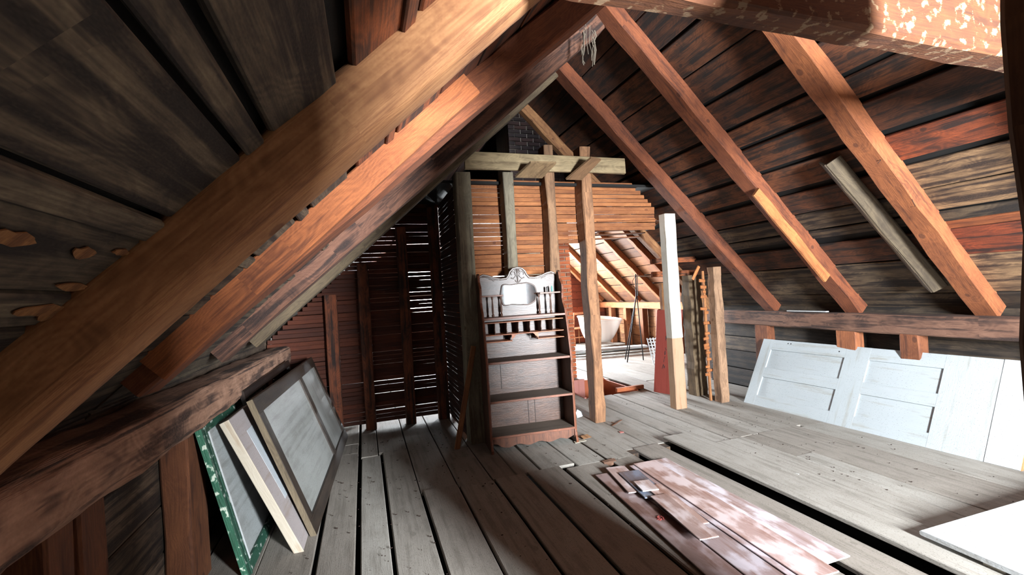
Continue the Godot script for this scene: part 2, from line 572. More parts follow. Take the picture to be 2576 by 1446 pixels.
func build_roof() -> void:
	var up_r := Vector3(1, 1, 0).normalized()
	var up_l := Vector3(-0.925, 1, 0).normalized()
	var rr := setting("roof_right", "dark red-brown roof boards above the right-hand rafters")
	# joints of the right slope (x), tone: 0 red, 1 grey, 2 orange
	var js := [[2.06, 2.34, 0], [2.345, 2.565, 0], [2.585, 2.80, 0], [2.805, 3.0, 0], [3.03, 3.225, 0], [3.255, 3.385, 0], [3.415, 3.60, 0], [3.635, 3.80, 0], [3.845, 4.01, 0], [4.025, 4.17, 1], [4.185, 4.31, 1], [4.315, 4.515, 0], [4.525, 4.82, 1], [4.835, 5.05, 1], [5.06, 5.3, 1]]
	for j in js:
		for seg in [[-2.55, 0.4], [0.404, 2.23], [2.234, 5.5]]:
			var near: bool = seg[0] > 0.3 and seg[0] < 1.0
			var mt: Material = tone("roof_grey", 0.35, Color(0.9, 0.85, 0.8)) if j[2] == 1 else tone("roof_red", 0.3)
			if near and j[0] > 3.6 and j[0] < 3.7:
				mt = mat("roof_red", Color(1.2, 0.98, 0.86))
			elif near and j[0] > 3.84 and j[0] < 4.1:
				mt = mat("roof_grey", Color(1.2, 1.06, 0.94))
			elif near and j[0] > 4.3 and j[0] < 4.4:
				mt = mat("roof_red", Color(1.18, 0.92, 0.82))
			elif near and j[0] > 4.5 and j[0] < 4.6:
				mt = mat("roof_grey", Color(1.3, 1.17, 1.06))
			elif near and j[0] > 4.18 and j[0] < 4.2:
				beam("roof_board", V(4.283, ry(4.283, 0.20), seg[0]), V(4.283, ry(4.283, 0.20), seg[1]), 0.022, 0.075, mat("orange", Color(0.9, 0.8, 0.7)), rr, up_r, 3, 0.003, 0.003)
				j = [4.185, 4.252, 1]
			var xm: float = (j[0] + j[1]) / 2
			var jit := rng.randf_range(-0.004, 0.004)
			beam("roof_board", V(xm, ry(xm, 0.20) + jit, seg[0]), V(xm, ry(xm, 0.20) + jit, seg[1]), 0.022, (j[1] - j[0]) * 1.414, mt, rr, up_r, 3, 0.004, 0.003)
	beam("roof_covering", V(3.7, ry(3.7, 0.27), -2.6), V(3.7, ry(3.7, 0.27), 5.52), 0.03, 4.9, mat("roof_grey", Color(0.2, 0.18, 0.17)), rr, up_r)
	var rl := setting("roof_left", "weathered brown roof boards above the left-hand rafters")
	var jl := [[-1.35, -1.05], [-1.04, -0.80], [-0.795, -0.66], [-0.65, -0.585], [-0.58, -0.462], [-0.455, -0.415], [-0.41, -0.262], [-0.245, -0.205], [-0.19, -0.04], [0.0, 0.125], [0.13, 0.165], [0.18, 0.38], [0.39, 0.60], [0.605, 0.84], [0.85, 1.05], [1.06, 1.29], [1.3, 1.52], [1.53, 1.76], [1.77, 2.02]]
	for j in jl:
		for seg in [[-2.55, -0.2], [-0.196, 2.2], [2.204, 5.6], [5.604, 11.0]]:
			var xm: float = (j[0] + j[1]) / 2
			var thin: bool = j[1] - j[0] < 0.06
			var jit := rng.randf_range(-0.004, 0.004) - (0.012 if thin else 0.0)
			var mt: Material = tone("roof_grey", 0.3) if xm < -0.1 else tone("roof_red", 0.3, Color(1.25, 1.15, 1.05))
			beam("roof_board", V(xm, ly(xm, 0.20) + jit, seg[0]), V(xm, ly(xm, 0.20) + jit, seg[1]), 0.022, (j[1] - j[0]) * 1.362, mt, rl, up_l, 3, 0.004, 0.003)
	beam("roof_covering", V(0.3, ly(0.3, 0.27), -2.6), V(0.3, ly(0.3, 0.27), 11.1), 0.03, 5.6, mat("roof_grey", Color(0.2, 0.18, 0.17)), rl, up_l)
	var cl := setting("ceiling", "board ceiling over the far room")
	var cx := 0.62
	while cx < 4.55:
		box("ceiling_board", V(cx, 2.62, 5.6), V(cx + 0.195, 2.645, 10.98), tone("roof_red", 0.3, Color(1.3, 1.2, 1.1)), cl)
		cx += 0.2
	box("ceiling_covering", V(0.45, 2.66, 4.53), V(4.75, 2.69, 11.0), mat("roof_grey", Color(0.2, 0.18, 0.17)), cl)
	beam("roof_covering", V(2.55, ly(2.55, 0.27), 5.5), V(2.55, ly(2.55, 0.27), 11.1), 0.03, 1.3, mat("roof_grey", Color(0.2, 0.18, 0.17)), rl, up_l)
	# the wider far end of the house
	var rf := setting("roof_far", "sunlit tan boards of the far roof slope")
	var x := 2.7
	while x < 6.6:
		var w := rng.randf_range(0.15, 0.21)
		var xm := x + w / 2
		beam("roof_board", V(xm, 7.45 - xm, 5.5), V(xm, 7.45 - xm, 11.0), 0.022, w * 1.414, tone("tan", 0.35, Color(0.82, 0.70, 0.58)), rf, up_r, 2, 0.004, 0.003)
		x += w + rng.randf_range(0.008, 0.024)
	beam("roof_covering", V(4.5, 7.52 - 4.5, 5.45), V(4.5, 7.52 - 4.5, 11.1), 0.03, 6.4, mat("roof_grey", Color(0.2, 0.18, 0.17)), rf, up_r)

# ------------------------------------------------------------------ low side walls
func build_knee_walls() -> void:
	var wr := setting("wall_right", "low boarded wall under the right eave")
	var y := 0.0
	for h in [0.24, 0.25, 0.2, 0.22, 0.24, 0.04]:
		for seg in [[-2.5, 1.9], [1.904, 5.5]]:
			box("wall_board", V(4.96, y + 0.006, seg[0]), V(4.985, y + h - 0.006, seg[1]), tone("roof_grey", 0.4, Color(0.95, 0.92, 0.9)), wr, 0.003, 2, 0.003)
		y += h
	box("wall_covering", V(5.0, -0.25, -2.6), V(5.03, 1.3, 5.5), mat("roof_grey", Color(0.2, 0.18, 0.17)), wr)
	for s in [[1.55, 1.72], [2.66, 2.82], [3.21, 3.41], [4.25, 4.45]]:
		box("stud", V(4.73, 0.0, s[0]), V(4.86, 0.895, s[1]), tone("orange", 0.2, Color(1.0, 0.98, 1.0)), wr, 0.006, 3, 0.005)
	var t := beam("wall_plate", V(4.82, 0.98, -2.4), V(4.82, 0.98, 5.45), 0.178, 0.2, mat("hewn", Color(0.86, 0.78, 0.74)), self, Vector3.UP, 22, 0.007, 0.008)
	t.name = "wall_plate"
	tag(t, "long hewn reddish beam carrying the right-hand rafters above the white door", "beam")
	var wl := setting("wall_left", "low boarded wall under the left eave")
	y = 0.0
	for h in [0.25, 0.24, 0.26, 0.24, 0.2]:
		for seg in [[-2.5, 1.6], [1.604, 5.55], [5.554, 11.0]]:
			box("wall_board", V(-1.085, y + 0.004, seg[0]), V(-1.06, y + h - 0.004, seg[1]), tone("roof_grey", 0.3, Color(1.15, 1.12, 1.14)), wl, 0.003, 2, 0.003)
		y += h
	box("wall_covering", V(-1.13, -0.25, -2.6), V(-1.1, 1.25, 11.1), mat("roof_grey", Color(0.2, 0.18, 0.17)), wl)
	for s in [[0.6, 0.8], [1.69, 1.84], [1.845, 2.02], [2.80, 3.06], [3.85, 4.05], [4.9, 5.1]]:
		box("stud", V(-1.05, 0.0, s[0]), V(-0.92, 0.95, s[1]), tone("orange", 0.25), wl, 0.006, 3, 0.006)
	var p := obj("wall_plate", log_mesh(8.1, 0.20, 0.24, 110, 0.13, 6.5, 4), mat("hewn", Color(1.25, 1.2, 1.16), 0.9, 0.3), self, along(V(-0.93, 1.085, -2.5), V(-0.93, 0.945, 5.55)))
	p.name = "wall_plate_001"
	tag(p, "thick bark-edged hewn log beam along the low left wall", "beam")

# ------------------------------------------------------------------ end walls and windows
func wall_with_hole(called: String, label: String, d0: float, d1: float, x0: float, x1: float, y1: float, holes: Array, m: Material) -> void:
	var w := setting(called, label)
	var x := x0
	for h in holes:
		box("wall_panel", V(x, -0.26, d0), V(h[0], y1, d1), m, w)
		box("wall_panel", V(h[0], -0.26, d0), V(h[1], h[2], d1), m, w)
		box("wall_panel", V(h[0], h[3], d0), V(h[1], y1, d1), m, w)
		x = h[1]
	box("wall_panel", V(x, -0.26, d0), V(x1, y1, d1), m, w)

func sash(n: int, x0: float, x1: float, y0: float, y1: float, d: float) -> void:
	var w := setting("window_%d" % n, "painted wooden window frame in the end wall")
	var m := mat("paint", Color(0.9, 0.88, 0.85))
	for x in [x0 + 0.02, x1 - 0.02]:
		box("window_frame", V(x - 0.02, y0, d - 0.03), V(x + 0.02, y1, d + 0.03), m, w)
	for y in [y0 + 0.02, y1 - 0.02]:
		box("window_frame", V(x0 + 0.04, y - 0.02, d - 0.03), V(x1 - 0.04, y + 0.02, d + 0.03), m, w)
	box("window_bar", V(x0 + 0.04, (y0 + y1) / 2 - 0.012, d - 0.015), V(x1 - 0.04, (y0 + y1) / 2 + 0.012, d + 0.015), m, w)

func build_gables() -> void:
	var m := mat("roof_red", Color(0.7, 0.65, 0.62))
	wall_with_hole("wall_back", "boarded end wall behind the viewer", -2.62, -2.48, -1.3, 5.2, 4.5, [[1.97, 2.53, 1.02, 2.28]], m)
	sash(1, 1.97, 2.53, 1.02, 2.28, -2.56)
	var w := setting("wall_far", "red-brown boarded end wall of the far room")
	# boards seen beside the chimney
	var y := 0.0
	while y < 4.8:
		var h := 0.2
		box("wall_board", V(4.66, y + 0.004, 11.0), V(6.5, y + h - 0.004, 11.02), tone("orange", 0.2, Color(0.85, 0.62, 0.52)), w)
		y += h
	box("wall_panel", V(-1.3, -0.26, 11.03), V(0.9, 4.9, 11.1), m, w)
	box("wall_panel", V(1.9, -0.26, 11.03), V(3.16, 4.9, 11.1), m, w)
	box("wall_panel", V(4.64, -0.26, 11.03), V(6.6, 4.9, 11.1), m, w)
	for h in [[0.9, 1.9, 0.9, 2.2], [3.16, 4.64, 0.75, 2.15]]:
		box("wall_panel", V(h[0], -0.26, 11.03), V(h[1], h[2], 11.1), m, w)
		box("wall_panel", V(h[0], h[3], 11.03), V(h[1], 4.9, 11.1), m, w)
	sash(2, 3.16, 4.64, 0.75, 2.15, 11.06)
	sash(3, 0.9, 1.9, 0.9, 2.2, 11.06)
	# step between the narrow and the wide part of the house, and the far side wall
	var ws := setting("wall_step", "boarded step where the far room widens")
	var poly := PackedVector2Array([Vector2(2.4, 3.95), Vector2(5.0, 1.32), Vector2(5.0, -0.25), Vector2(6.7, -0.25), Vector2(6.7, 0.9), Vector2(2.9, 4.75)])
	obj("wall_panel", plate_mesh(poly, 0.05), mat("roof_red"), ws, Transform3D(Basis.IDENTITY, V(0, 0, 5.54)))
	var wf := setting("wall_far_right", "low pale wall under the far eave")
	y = 0.0
	for h in [0.24, 0.25, 0.24, 0.24, 0.25]:
		box("wall_board", V(6.42, y + 0.004, 5.5), V(6.44, y + h - 0.004, 11.0), tone("tan", 0.2, Color(1.0, 0.95, 0.92)), wf)
		y += h
	box("wall_covering", V(6.46, -0.25, 5.45), V(6.49, 1.4, 11.1), mat("roof_grey", Color(0.2, 0.18, 0.17)), wf)
	box("wall_plate", V(6.2, 0.93, 5.6), V(6.38, 1.08, 10.98), mat("orange", Color(1.15, 1.1, 1.05)), wf, 0.006, 6, 0.006)
	for d in [7.1, 7.75, 8.4, 9.0, 9.7, 10.4]:
		box("stud", V(6.22, 0.0, d), V(6.36, 0.93, d + 0.13), tone("orange", 0.2), wf, 0.005)

# ------------------------------------------------------------------ lath partition around the doorway
func build_partition() -> void:
	var w := setting("wall_middle", "orange lath partition behind the bookcase")
	var sg := mat("stud_grey")
	box("stud", V(0.945, 0.0, 4.40), V(1.10, 2.745, 4.578), sg, w, 0.004, 8, 0.006)
	box("stud", V(1.455, 0.0, 4.41), V(1.565, 2.76, 4.578), mat("stud_grey", Color(0.92, 0.92, 0.92)), w, 0.004, 8, 0.006)
	box("stud", V(1.935, 0.0, 4.41), V(2.045, 3.07, 4.578), mat("stud_grey", Color(1.02, 0.84, 0.74)), w, 0.006, 9, 0.010)
	# laths nailed to the back of the studs
	var y := 2.70
	var row := 0
	while y > 0.02:
		var x1 := 2.05
		if y > 2.175:
			x1 = minf(3.42, 5.84 - y)
		elif y > 2.02:
			x1 = 2.43
		var k := row % 7
		beam("lath", V(0.95, y + rng.randf_range(-0.003, 0.003), 4.588), V(x1 + rng.randf_range(-0.012, 0.012), y + rng.randf_range(-0.004, 0.004), 4.588), 0.0438, 0.012, tone("lath", 0.2, Color(0.9, 0.86, 0.84)), w, Vector3.UP, 2, 0.0018, 0.002, k)
		y -= 0.0475
		row += 1
	var b := box("header_board", V(1.04, 2.765, 4.350), V(2.90, 2.945, 4.386), mat("stud_grey", Color(1.18, 1.12, 1.02)), self, 0.003, 5, 0.004)
	b.name = "header_board"
	tag(b, "pale horizontal board nailed across the studs above the lath wall", "board")
	# two short boards sticking out under the header
	var o := slab4("short_board", [V(1.57, 2.70, 4.36), V(1.87, 2.70, 4.36), V(1.935, 2.79, 4.12), V(1.655, 2.785, 4.12)], 0.024, mat("stud_grey", Color(1.1, 0.98, 0.86)))
	tag(o, "wider of two short boards jutting out under the header board", "board", "short boards under the header")
	var o2 := slab4("short_board_001", [V(2.15, 2.69, 4.36), V(2.34, 2.69, 4.36), V(2.43, 2.83, 4.08), V(2.315, 2.845, 4.08)], 0.024, mat("stud_grey", Color(1.0, 0.82, 0.70)))
	tag(o2, "narrower short board jutting out under the header, beside the doorway post", "board", "short boards under the header")
	# sloping bits of lath ceiling beyond the doorway
	var c := setting("ceiling_scrap", "few slanting laths of an old ceiling above the doorway")
	for i in 5:
		beam("lath", V(2.62 + i * 0.02, 2.26 - i * 0.035, 4.62 + i * 0.13), V(3.55, 2.28 - i * 0.035, 4.62 + i * 0.13), 0.012, 0.10, tone("lath", 0.3, Color(0.8, 0.72, 0.65)), c)

# four-cornered board given thickness
func slab4(called: String, p: Array, th: float, m: Material) -> MeshInstance3D:
	var c: Vector3 = (p[0] + p[1] + p[2] + p[3]) * 0.25
	var n: Vector3 = (p[2] - p[0]).cross(p[3] - p[1]).normalized() * th * 0.5
	var b := Builder.new()
	var ru := rng.randf()
	var uv := [Vector2(ru, 0), Vector2(ru, 0.3), Vector2(ru + 0.2, 0.3), Vector2(ru + 0.2, 0)]
	var f := []
	var g := []
	for q in p:
		f.append(q - c + n)
		g.append(q - c - n)
	b.quad(f, uv, Vector3.ZERO)
	b.quad(g, uv, Vector3.ZERO)
	for i in 4:
		var k := (i + 1) % 4
		b.quad([f[i], f[k], g[k], g[i]], uv, Vector3.ZERO)
	return obj(called, b.done(), m, self, Transform3D(Basis.IDENTITY, c))

func build_lath_walls() -> void:
	# far-left lath wall with daylight behind it
	var w := setting("wall_left_lath", "dark lath wall with daylight in its slits")
	for s in [[-0.42, -0.29], [-0.05, 0.07], [0.41, 0.53], [0.80, 0.93]]:
		box("stud", V(s[0], 0.0, 5.46), V(s[1], minf(2.6, 1.98 + 0.925 * s[0]), 5.56), mat("roof_red", Color(1.1, 1.0, 1.0)), w, 0.004, 4, 0.005)
	var y := 2.58
	var k := 0
	while y > 0.05:
		var x0 := maxf(-1.04, (y - 2.06) / 0.925)
		if x0 < 0.85:
			beam("lath", V(x0, y + rng.randf_range(-0.003, 0.003), 5.575), V(0.945, y + rng.randf_range(-0.003, 0.003), 5.575), 0.0456, 0.012, tone("lath", 0.25, Color(0.52, 0.37, 0.30)), w, Vector3.UP, 3, 0.0035, 0.002, k % 7)  # old brown laths, tinted darker still to stand in for the post shadow
		y -= 0.0492
		k += 1
	for i in 4:
		box("blocking_board", V(-1.04, 0.05 + i * 0.45, 5.86), V(-0.02, 0.49 + i * 0.45, 5.885), tone("roof_red", 0.3), w)  # added behind the laths to keep far daylight out of these slits
	box("added_top_board", V(0.30, 2.42, 5.585), V(0.945, 2.74, 5.605), tone("roof_red", 0.3), w)  # added to stop light leaking over the top of the laths
	# side lath wall running back from the corner stud
	var v := setting("wall_side_lath", "narrow lath wall running back from the corner stud")
	for s in [[4.85, 4.97], [5.45, 5.56]]:
		box("stud", V(0.965, 0.0, s[0]), V(1.06, 2.7, s[1]), mat("roof_red"), v, 0.004)
	y = 2.62
	while y > 0.03:
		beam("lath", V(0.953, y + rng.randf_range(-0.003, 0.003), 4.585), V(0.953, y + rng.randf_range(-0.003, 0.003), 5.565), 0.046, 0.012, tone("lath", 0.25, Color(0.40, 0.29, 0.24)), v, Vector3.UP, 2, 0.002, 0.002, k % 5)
		y -= 0.0492
		k += 1

# ------------------------------------------------------------------ chimney and added stack
func build_chimneys() -> void:
	var t := thing("chimney", "brick chimney beyond the partition, its corner showing beside the doorway post", "chimney", V(2.83, 0.0, 7.1))
	var o := Transform3D(Basis.IDENTITY, Vector3.ZERO)
	var core := obj("mortar_core", bar(4.75, 0.68, 0.94, 1, 0.0, 0.002, 0), mat("floor", Color(0.92, 0.88, 0.82)), t, Transform3D(Basis(Vector3.UP, Vector3.BACK, Vector3.RIGHT), Vector3(0, 2.375, 0)))
	core.name = "mortar_core"
	var row := 0
	var y := 0.035
	while y < 4.6:
		if y < 2.5 or y > 3.0:
			var upper_shade: bool = y > 2.9  # upper bricks coloured dark to stand in for the missing light up there
			var x := -0.48 + (0.11 if row % 2 == 1 else 0.0)
			if row % 2 == 1:
				brick(t, Vector3(-0.427, y, 0.345), 0.10, upper_shade)
			while x < 0.47:
				var w := minf(0.21, 0.48 - x)
				if w > 0.05 and (upper_shade or x > -0.2):
					brick(t, Vector3(x + w / 2, y, 0.345), w - 0.008, upper_shade)
				x += 0.218
		y += 0.0655
		row += 1
	# unseen stack added behind the viewer to block window light from the left side
	var s := thing("shade_stack", "broad brick stack added unseen behind the viewer to shade the left side", "chimney", V(0.81, 0.0, -1.2))
	obj("stack", bar(4.0, 0.6, 1.22, 1, 0.0, 0.01, 1), mat("brick", Color(0.42, 0.38, 0.36)), s, Transform3D(Basis(Vector3.UP, Vector3.BACK, Vector3.RIGHT), Vector3(0, 2.0, 0)))

func brick(t: Node3D, c: Vector3, w: float, upper_shade: bool) -> void:
	var f := snappedf(w, 0.01)
	var m: Material = tone("brick", 0.35, Color(0.34, 0.30, 0.30)) if upper_shade else tone("brick", 0.2, Color(1.1, 1.05, 1.0))
	obj("brick", bar(f, 0.056, 0.03, 1, 0.0015, 0.003, rng.randi() % 4), m, t, Transform3D(Basis.IDENTITY, c))

# ------------------------------------------------------------------ rafters
func rafter(called: String, x0: float, y0: float, x1: float, y1: float, d: float, h: float, w: float, m: Material, label: String, group: String, rough := 0.006) -> MeshInstance3D:
	var a := V(x0, y0, d)
	var b := V(x1, y1, d)
	var side := 1.0 if x1 < x0 else -1.0
	var up := Vector3(side * absf(y1 - y0), absf(x1 - x0), 0).normalized()
	var o := beam(called, a + up * h / 2, b + up * h / 2, h, w, m, self, up, 16, rough, 0.006)
	o.name = numbered(called)
	tag(o, label, "rafter", group)
	return o

func build_rafters() -> void:
	var g := "rafters of the right slope"
	rafter("rafter", 4.86, 1.05, 2.03, 3.87, 4.30, 0.14, 0.17, mat("orange", Color(0.76, 0.67, 0.64)), "reddish rafter running down just above the half-white post", g)
	rafter("rafter", 4.86, 1.06, 2.03, 3.87, 3.30, 0.14, 0.17, mat("orange", Color(0.82, 0.73, 0.70)), "rafter with a paler strip nailed along its lower half", g)
	rafter("rafter", 4.86, 1.06, 2.03, 3.87, 2.25, 0.14, 0.17, mat("orange", Color(0.96, 0.90, 0.85)), "bright orange rafter beside the loose grey angled board", g)
	rafter("rafter", 4.86, 1.06, 2.03, 3.87, 1.27, 0.14, 0.15, mat("orange", Color(0.9, 0.85, 0.8)), "rafter at the top corner behind the paint-splashed collar beam", g)
	rafter("rafter", 4.86, 1.06, 2.03, 3.87, 5.40, 0.13, 0.12, mat("tan", Color(0.9, 0.85, 0.8)), "thin pale rafter crossing in front of the upper chimney", g)
	var st := beam("nailed_strip", V(3.52, 2.30, 3.195), V(4.36, 1.45, 3.195), 0.10, 0.035, mat("lath", Color(1.0, 0.95, 0.9)), self, Vector3(1, 1, 0).normalized(), 6, 0.004)
	tag(st, "pale splintered strip nailed along the side of a reddish rafter", "board")
	# left slope
	var gl := "rafters of the left slope"
	var big := obj("rafter", log_mesh(3.22, 0.175, 0.185, 70, 0.05, 4.5, 9), mat("tan", Color(1.0, 0.93, 0.88)), self, along(V(-0.84, 1.23, 1.27), V(1.50, 3.395, 1.27), Vector3(-0.925, 1, 0).normalized()))
	big.name = numbered("rafter")
	tag(big, "biggest pale tan log rafter sweeping across the upper left", "rafter", gl)
	rafter("rafter", -0.86, 1.17, 2.05, 3.68, 2.24, 0.17, 0.18, mat("orange", Color(0.80, 0.72, 0.68)), "reddish rafter that carries the short orange board on its side", gl)
	rafter("rafter", -0.86, 1.17, 2.05, 3.68, 3.32, 0.17, 0.17, mat("hewn", Color(0.78, 0.66, 0.60)), "dark rafter just behind the one with the orange board", gl)
	rafter("rafter", -0.86, 1.17, 2.05, 3.72, 4.26, 0.15, 0.16, mat("stud_grey", Color(0.72, 0.66, 0.6)), "greyish rafter meeting the left end of the header board", gl)
	var s := beam("sister_board", V(-0.79, 1.285, 2.105), V(0.55, 2.525, 2.105), 0.12, 0.06, mat("orange", Color(1.0, 0.92, 0.84)), self, Vector3(-0.925, 1, 0).normalized(), 8, 0.003, 0.004)
	tag(s, "orange board with a sawn notch bolted beside a left rafter", "board")
	# collar beam
	var c := box("collar_beam", V(0.42, 2.345, 1.06), V(3.42, 2.615, 1.17), mat("splashed", Color(0.64, 0.56, 0.49)), self, 0.008, 14, 0.004)
	c.name = "collar_beam"
	tag(c, "orange collar beam splashed with white paint across the top", "beam")
	# far room
	var gf := "rafters of the far roof"
	var fl := ["far-room rafter just left of the half-white post", "far-room rafter behind the thin black stand", "far-room rafter to the left of the black stand", "far-room rafter seen right beside the doorway post", "farthest rafter, showing between brick corner and doorway post"]
	var i := 0
	for d in [7.4, 8.2, 9.1, 10.0, 10.85]:
		rafter("rafter", 6.19, 1.09, 4.68, 2.60, d, 0.11, 0.12, mat("tan", Color(0.9, 0.74, 0.62)), fl[i], gf)
		i += 1
	# loose angled board on the right slope
	var t := thing("angled_board", "loose grey V-shaped board lying against the right roof slope", "board")
	var upn := Vector3(1, 1, 0).normalized()
	var a := V(3.58, 2.39, 2.60)
	var b := V(4.66, 1.31, 2.53)
	beam("flange", a, b, 0.014, 0.125, mat("roof_grey", Color(1.0, 0.96, 0.92)), t, upn.rotated((b - a).normalized(), 0.75), 6, 0.002)
	beam("flange", a + Vector3(0.0, 0.0, 0.088), b + Vector3(0.0, 0.0, 0.088), 0.014, 0.115, mat("stud_grey", Color(0.66, 0.61, 0.56)), t, upn.rotated((b - a).normalized(), -0.75), 6, 0.002)

# ------------------------------------------------------------------ posts
func post(x0: float, x1: float, d0: float, d1: float, y1: float, m: Material, label: String, rough := 0.006) -> Node3D:
	var t := thing("post", label, "post", V((x0 + x1) / 2, 0, (d0 + d1) / 2))
	obj("shaft", bar(y1, x1 - x0, d1 - d0, 18, rough, 0.006, rng.randi() % 9), m, t, Transform3D(Basis(Vector3.UP, Vector3.LEFT, Vector3.BACK), Vector3(0, y1 / 2, 0)))
	return t

func build_posts() -> void:
	post(2.365, 2.49, 4.40, 4.575, 3.07, mat("stud_grey", Color(1.12, 0.88, 0.75)), "tall bark-edged stud standing alone in the open doorway", 0.008)
	var t := thing("post", "post with a white upper half at the end of the lath wall", "post", V(3.51, 0, 4.46))
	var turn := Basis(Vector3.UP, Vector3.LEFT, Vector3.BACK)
	obj("shaft", bar(0.84, 0.155, 0.12, 6, 0.003, 0.006, 3), mat("off_white", Color(0.84, 0.70, 0.60)), t, Transform3D(turn, Vector3(0, 0.42, 0)))
	obj("upper_shaft", bar(1.48, 0.155, 0.12, 10, 0.003, 0.006, 2), mat("off_white"), t, Transform3D(turn, Vector3(0, 1.58, 0)))  # upper part, paler than the shaft below
	post(4.07, 4.195, 4.37, 4.49, 1.66, mat("stud_grey", Color(1.12, 0.95, 0.88)), "short reddish post carrying the rafter beside the white door", 0.006)
	post(4.05, 4.24, 4.78, 4.93, 1.58, mat("stud_grey", Color(0.78, 0.70, 0.62)), "knotty grey-brown plank post behind the half-white one", 0.008)
	post(4.35, 4.47, 5.2, 5.32, 1.45, mat("stud_grey", Color(0.85, 0.85, 0.85)), "weathered grey stub post behind the splintered laths", 0.010)
	post(1.29, 1.86, 0.33, 0.545, 4.0, mat("stud_grey", Color(0.62, 0.50, 0.38)), "dark rough post close up at the edge of the view", 0.008)
	post(4.10, 4.20, 5.42, 5.50, 1.5, mat("tan", Color(0.8, 0.72, 0.6)), "thin brown stud behind the leaning red board", 0.004)
	# splintered lath ends left on the partition edge
	var r := thing("lath_remnant", "splintered ends of torn-off laths on a thin strip beside the short post", "lath", V(4.045, 0, 4.53))
	obj("strip", bar(1.62, 0.03, 0.03, 10, 0.004, 0.003, 1), mat("tan", Color(0.95, 0.85, 0.75)), r, Transform3D(turn, Vector3(0, 0.81, 0)))
	for y in [0.33, 0.38, 0.43, 0.52, 0.60, 0.66, 0.70, 0.78, 0.84, 0.97, 1.10, 1.15, 1.30, 1.36, 1.42, 1.50]:
		var l := 0.05 + 0.05 * absf(sin(y * 37.0))
		obj("lath_end", bar(snappedf(l, 0.01), 0.034, 0.012, 1, 0.004, 0.002, int(y * 50) % 4), mat("lath", Color(0.92, 0.86, 0.80)), r, Transform3D(Basis.from_euler(Vector3(0, 0, sin(y * 91.0) * 0.1)), Vector3(-0.02 + 0.02 * sin(y * 53.0), y, 0.021)))
	var h := beam("broken_lath", V(3.86, 1.52, 4.5), V(3.97, 1.68, 4.5), 0.035, 0.01, mat("lath", Color(1.05, 1, 0.95)), self, Vector3.UP, 2, 0.004)
	tag(h, "broken lath end hanging at a slant below the rafter", "lath")
	for i in 2:
		var rail := beam("rail", V(3.62, 1.62 + i * 0.17, 4.98), V(4.35, 1.62 + i * 0.18, 4.98), 0.07, 0.04, mat("roof_red", Color(1.4, 1.3, 1.2)), self, Vector3.UP, 3, 0.004)
		rail.name = numbered("rail")
		tag(rail, ["lower dark cross rail behind the splintered laths", "upper dark cross rail behind the splintered laths"][i], "rail")

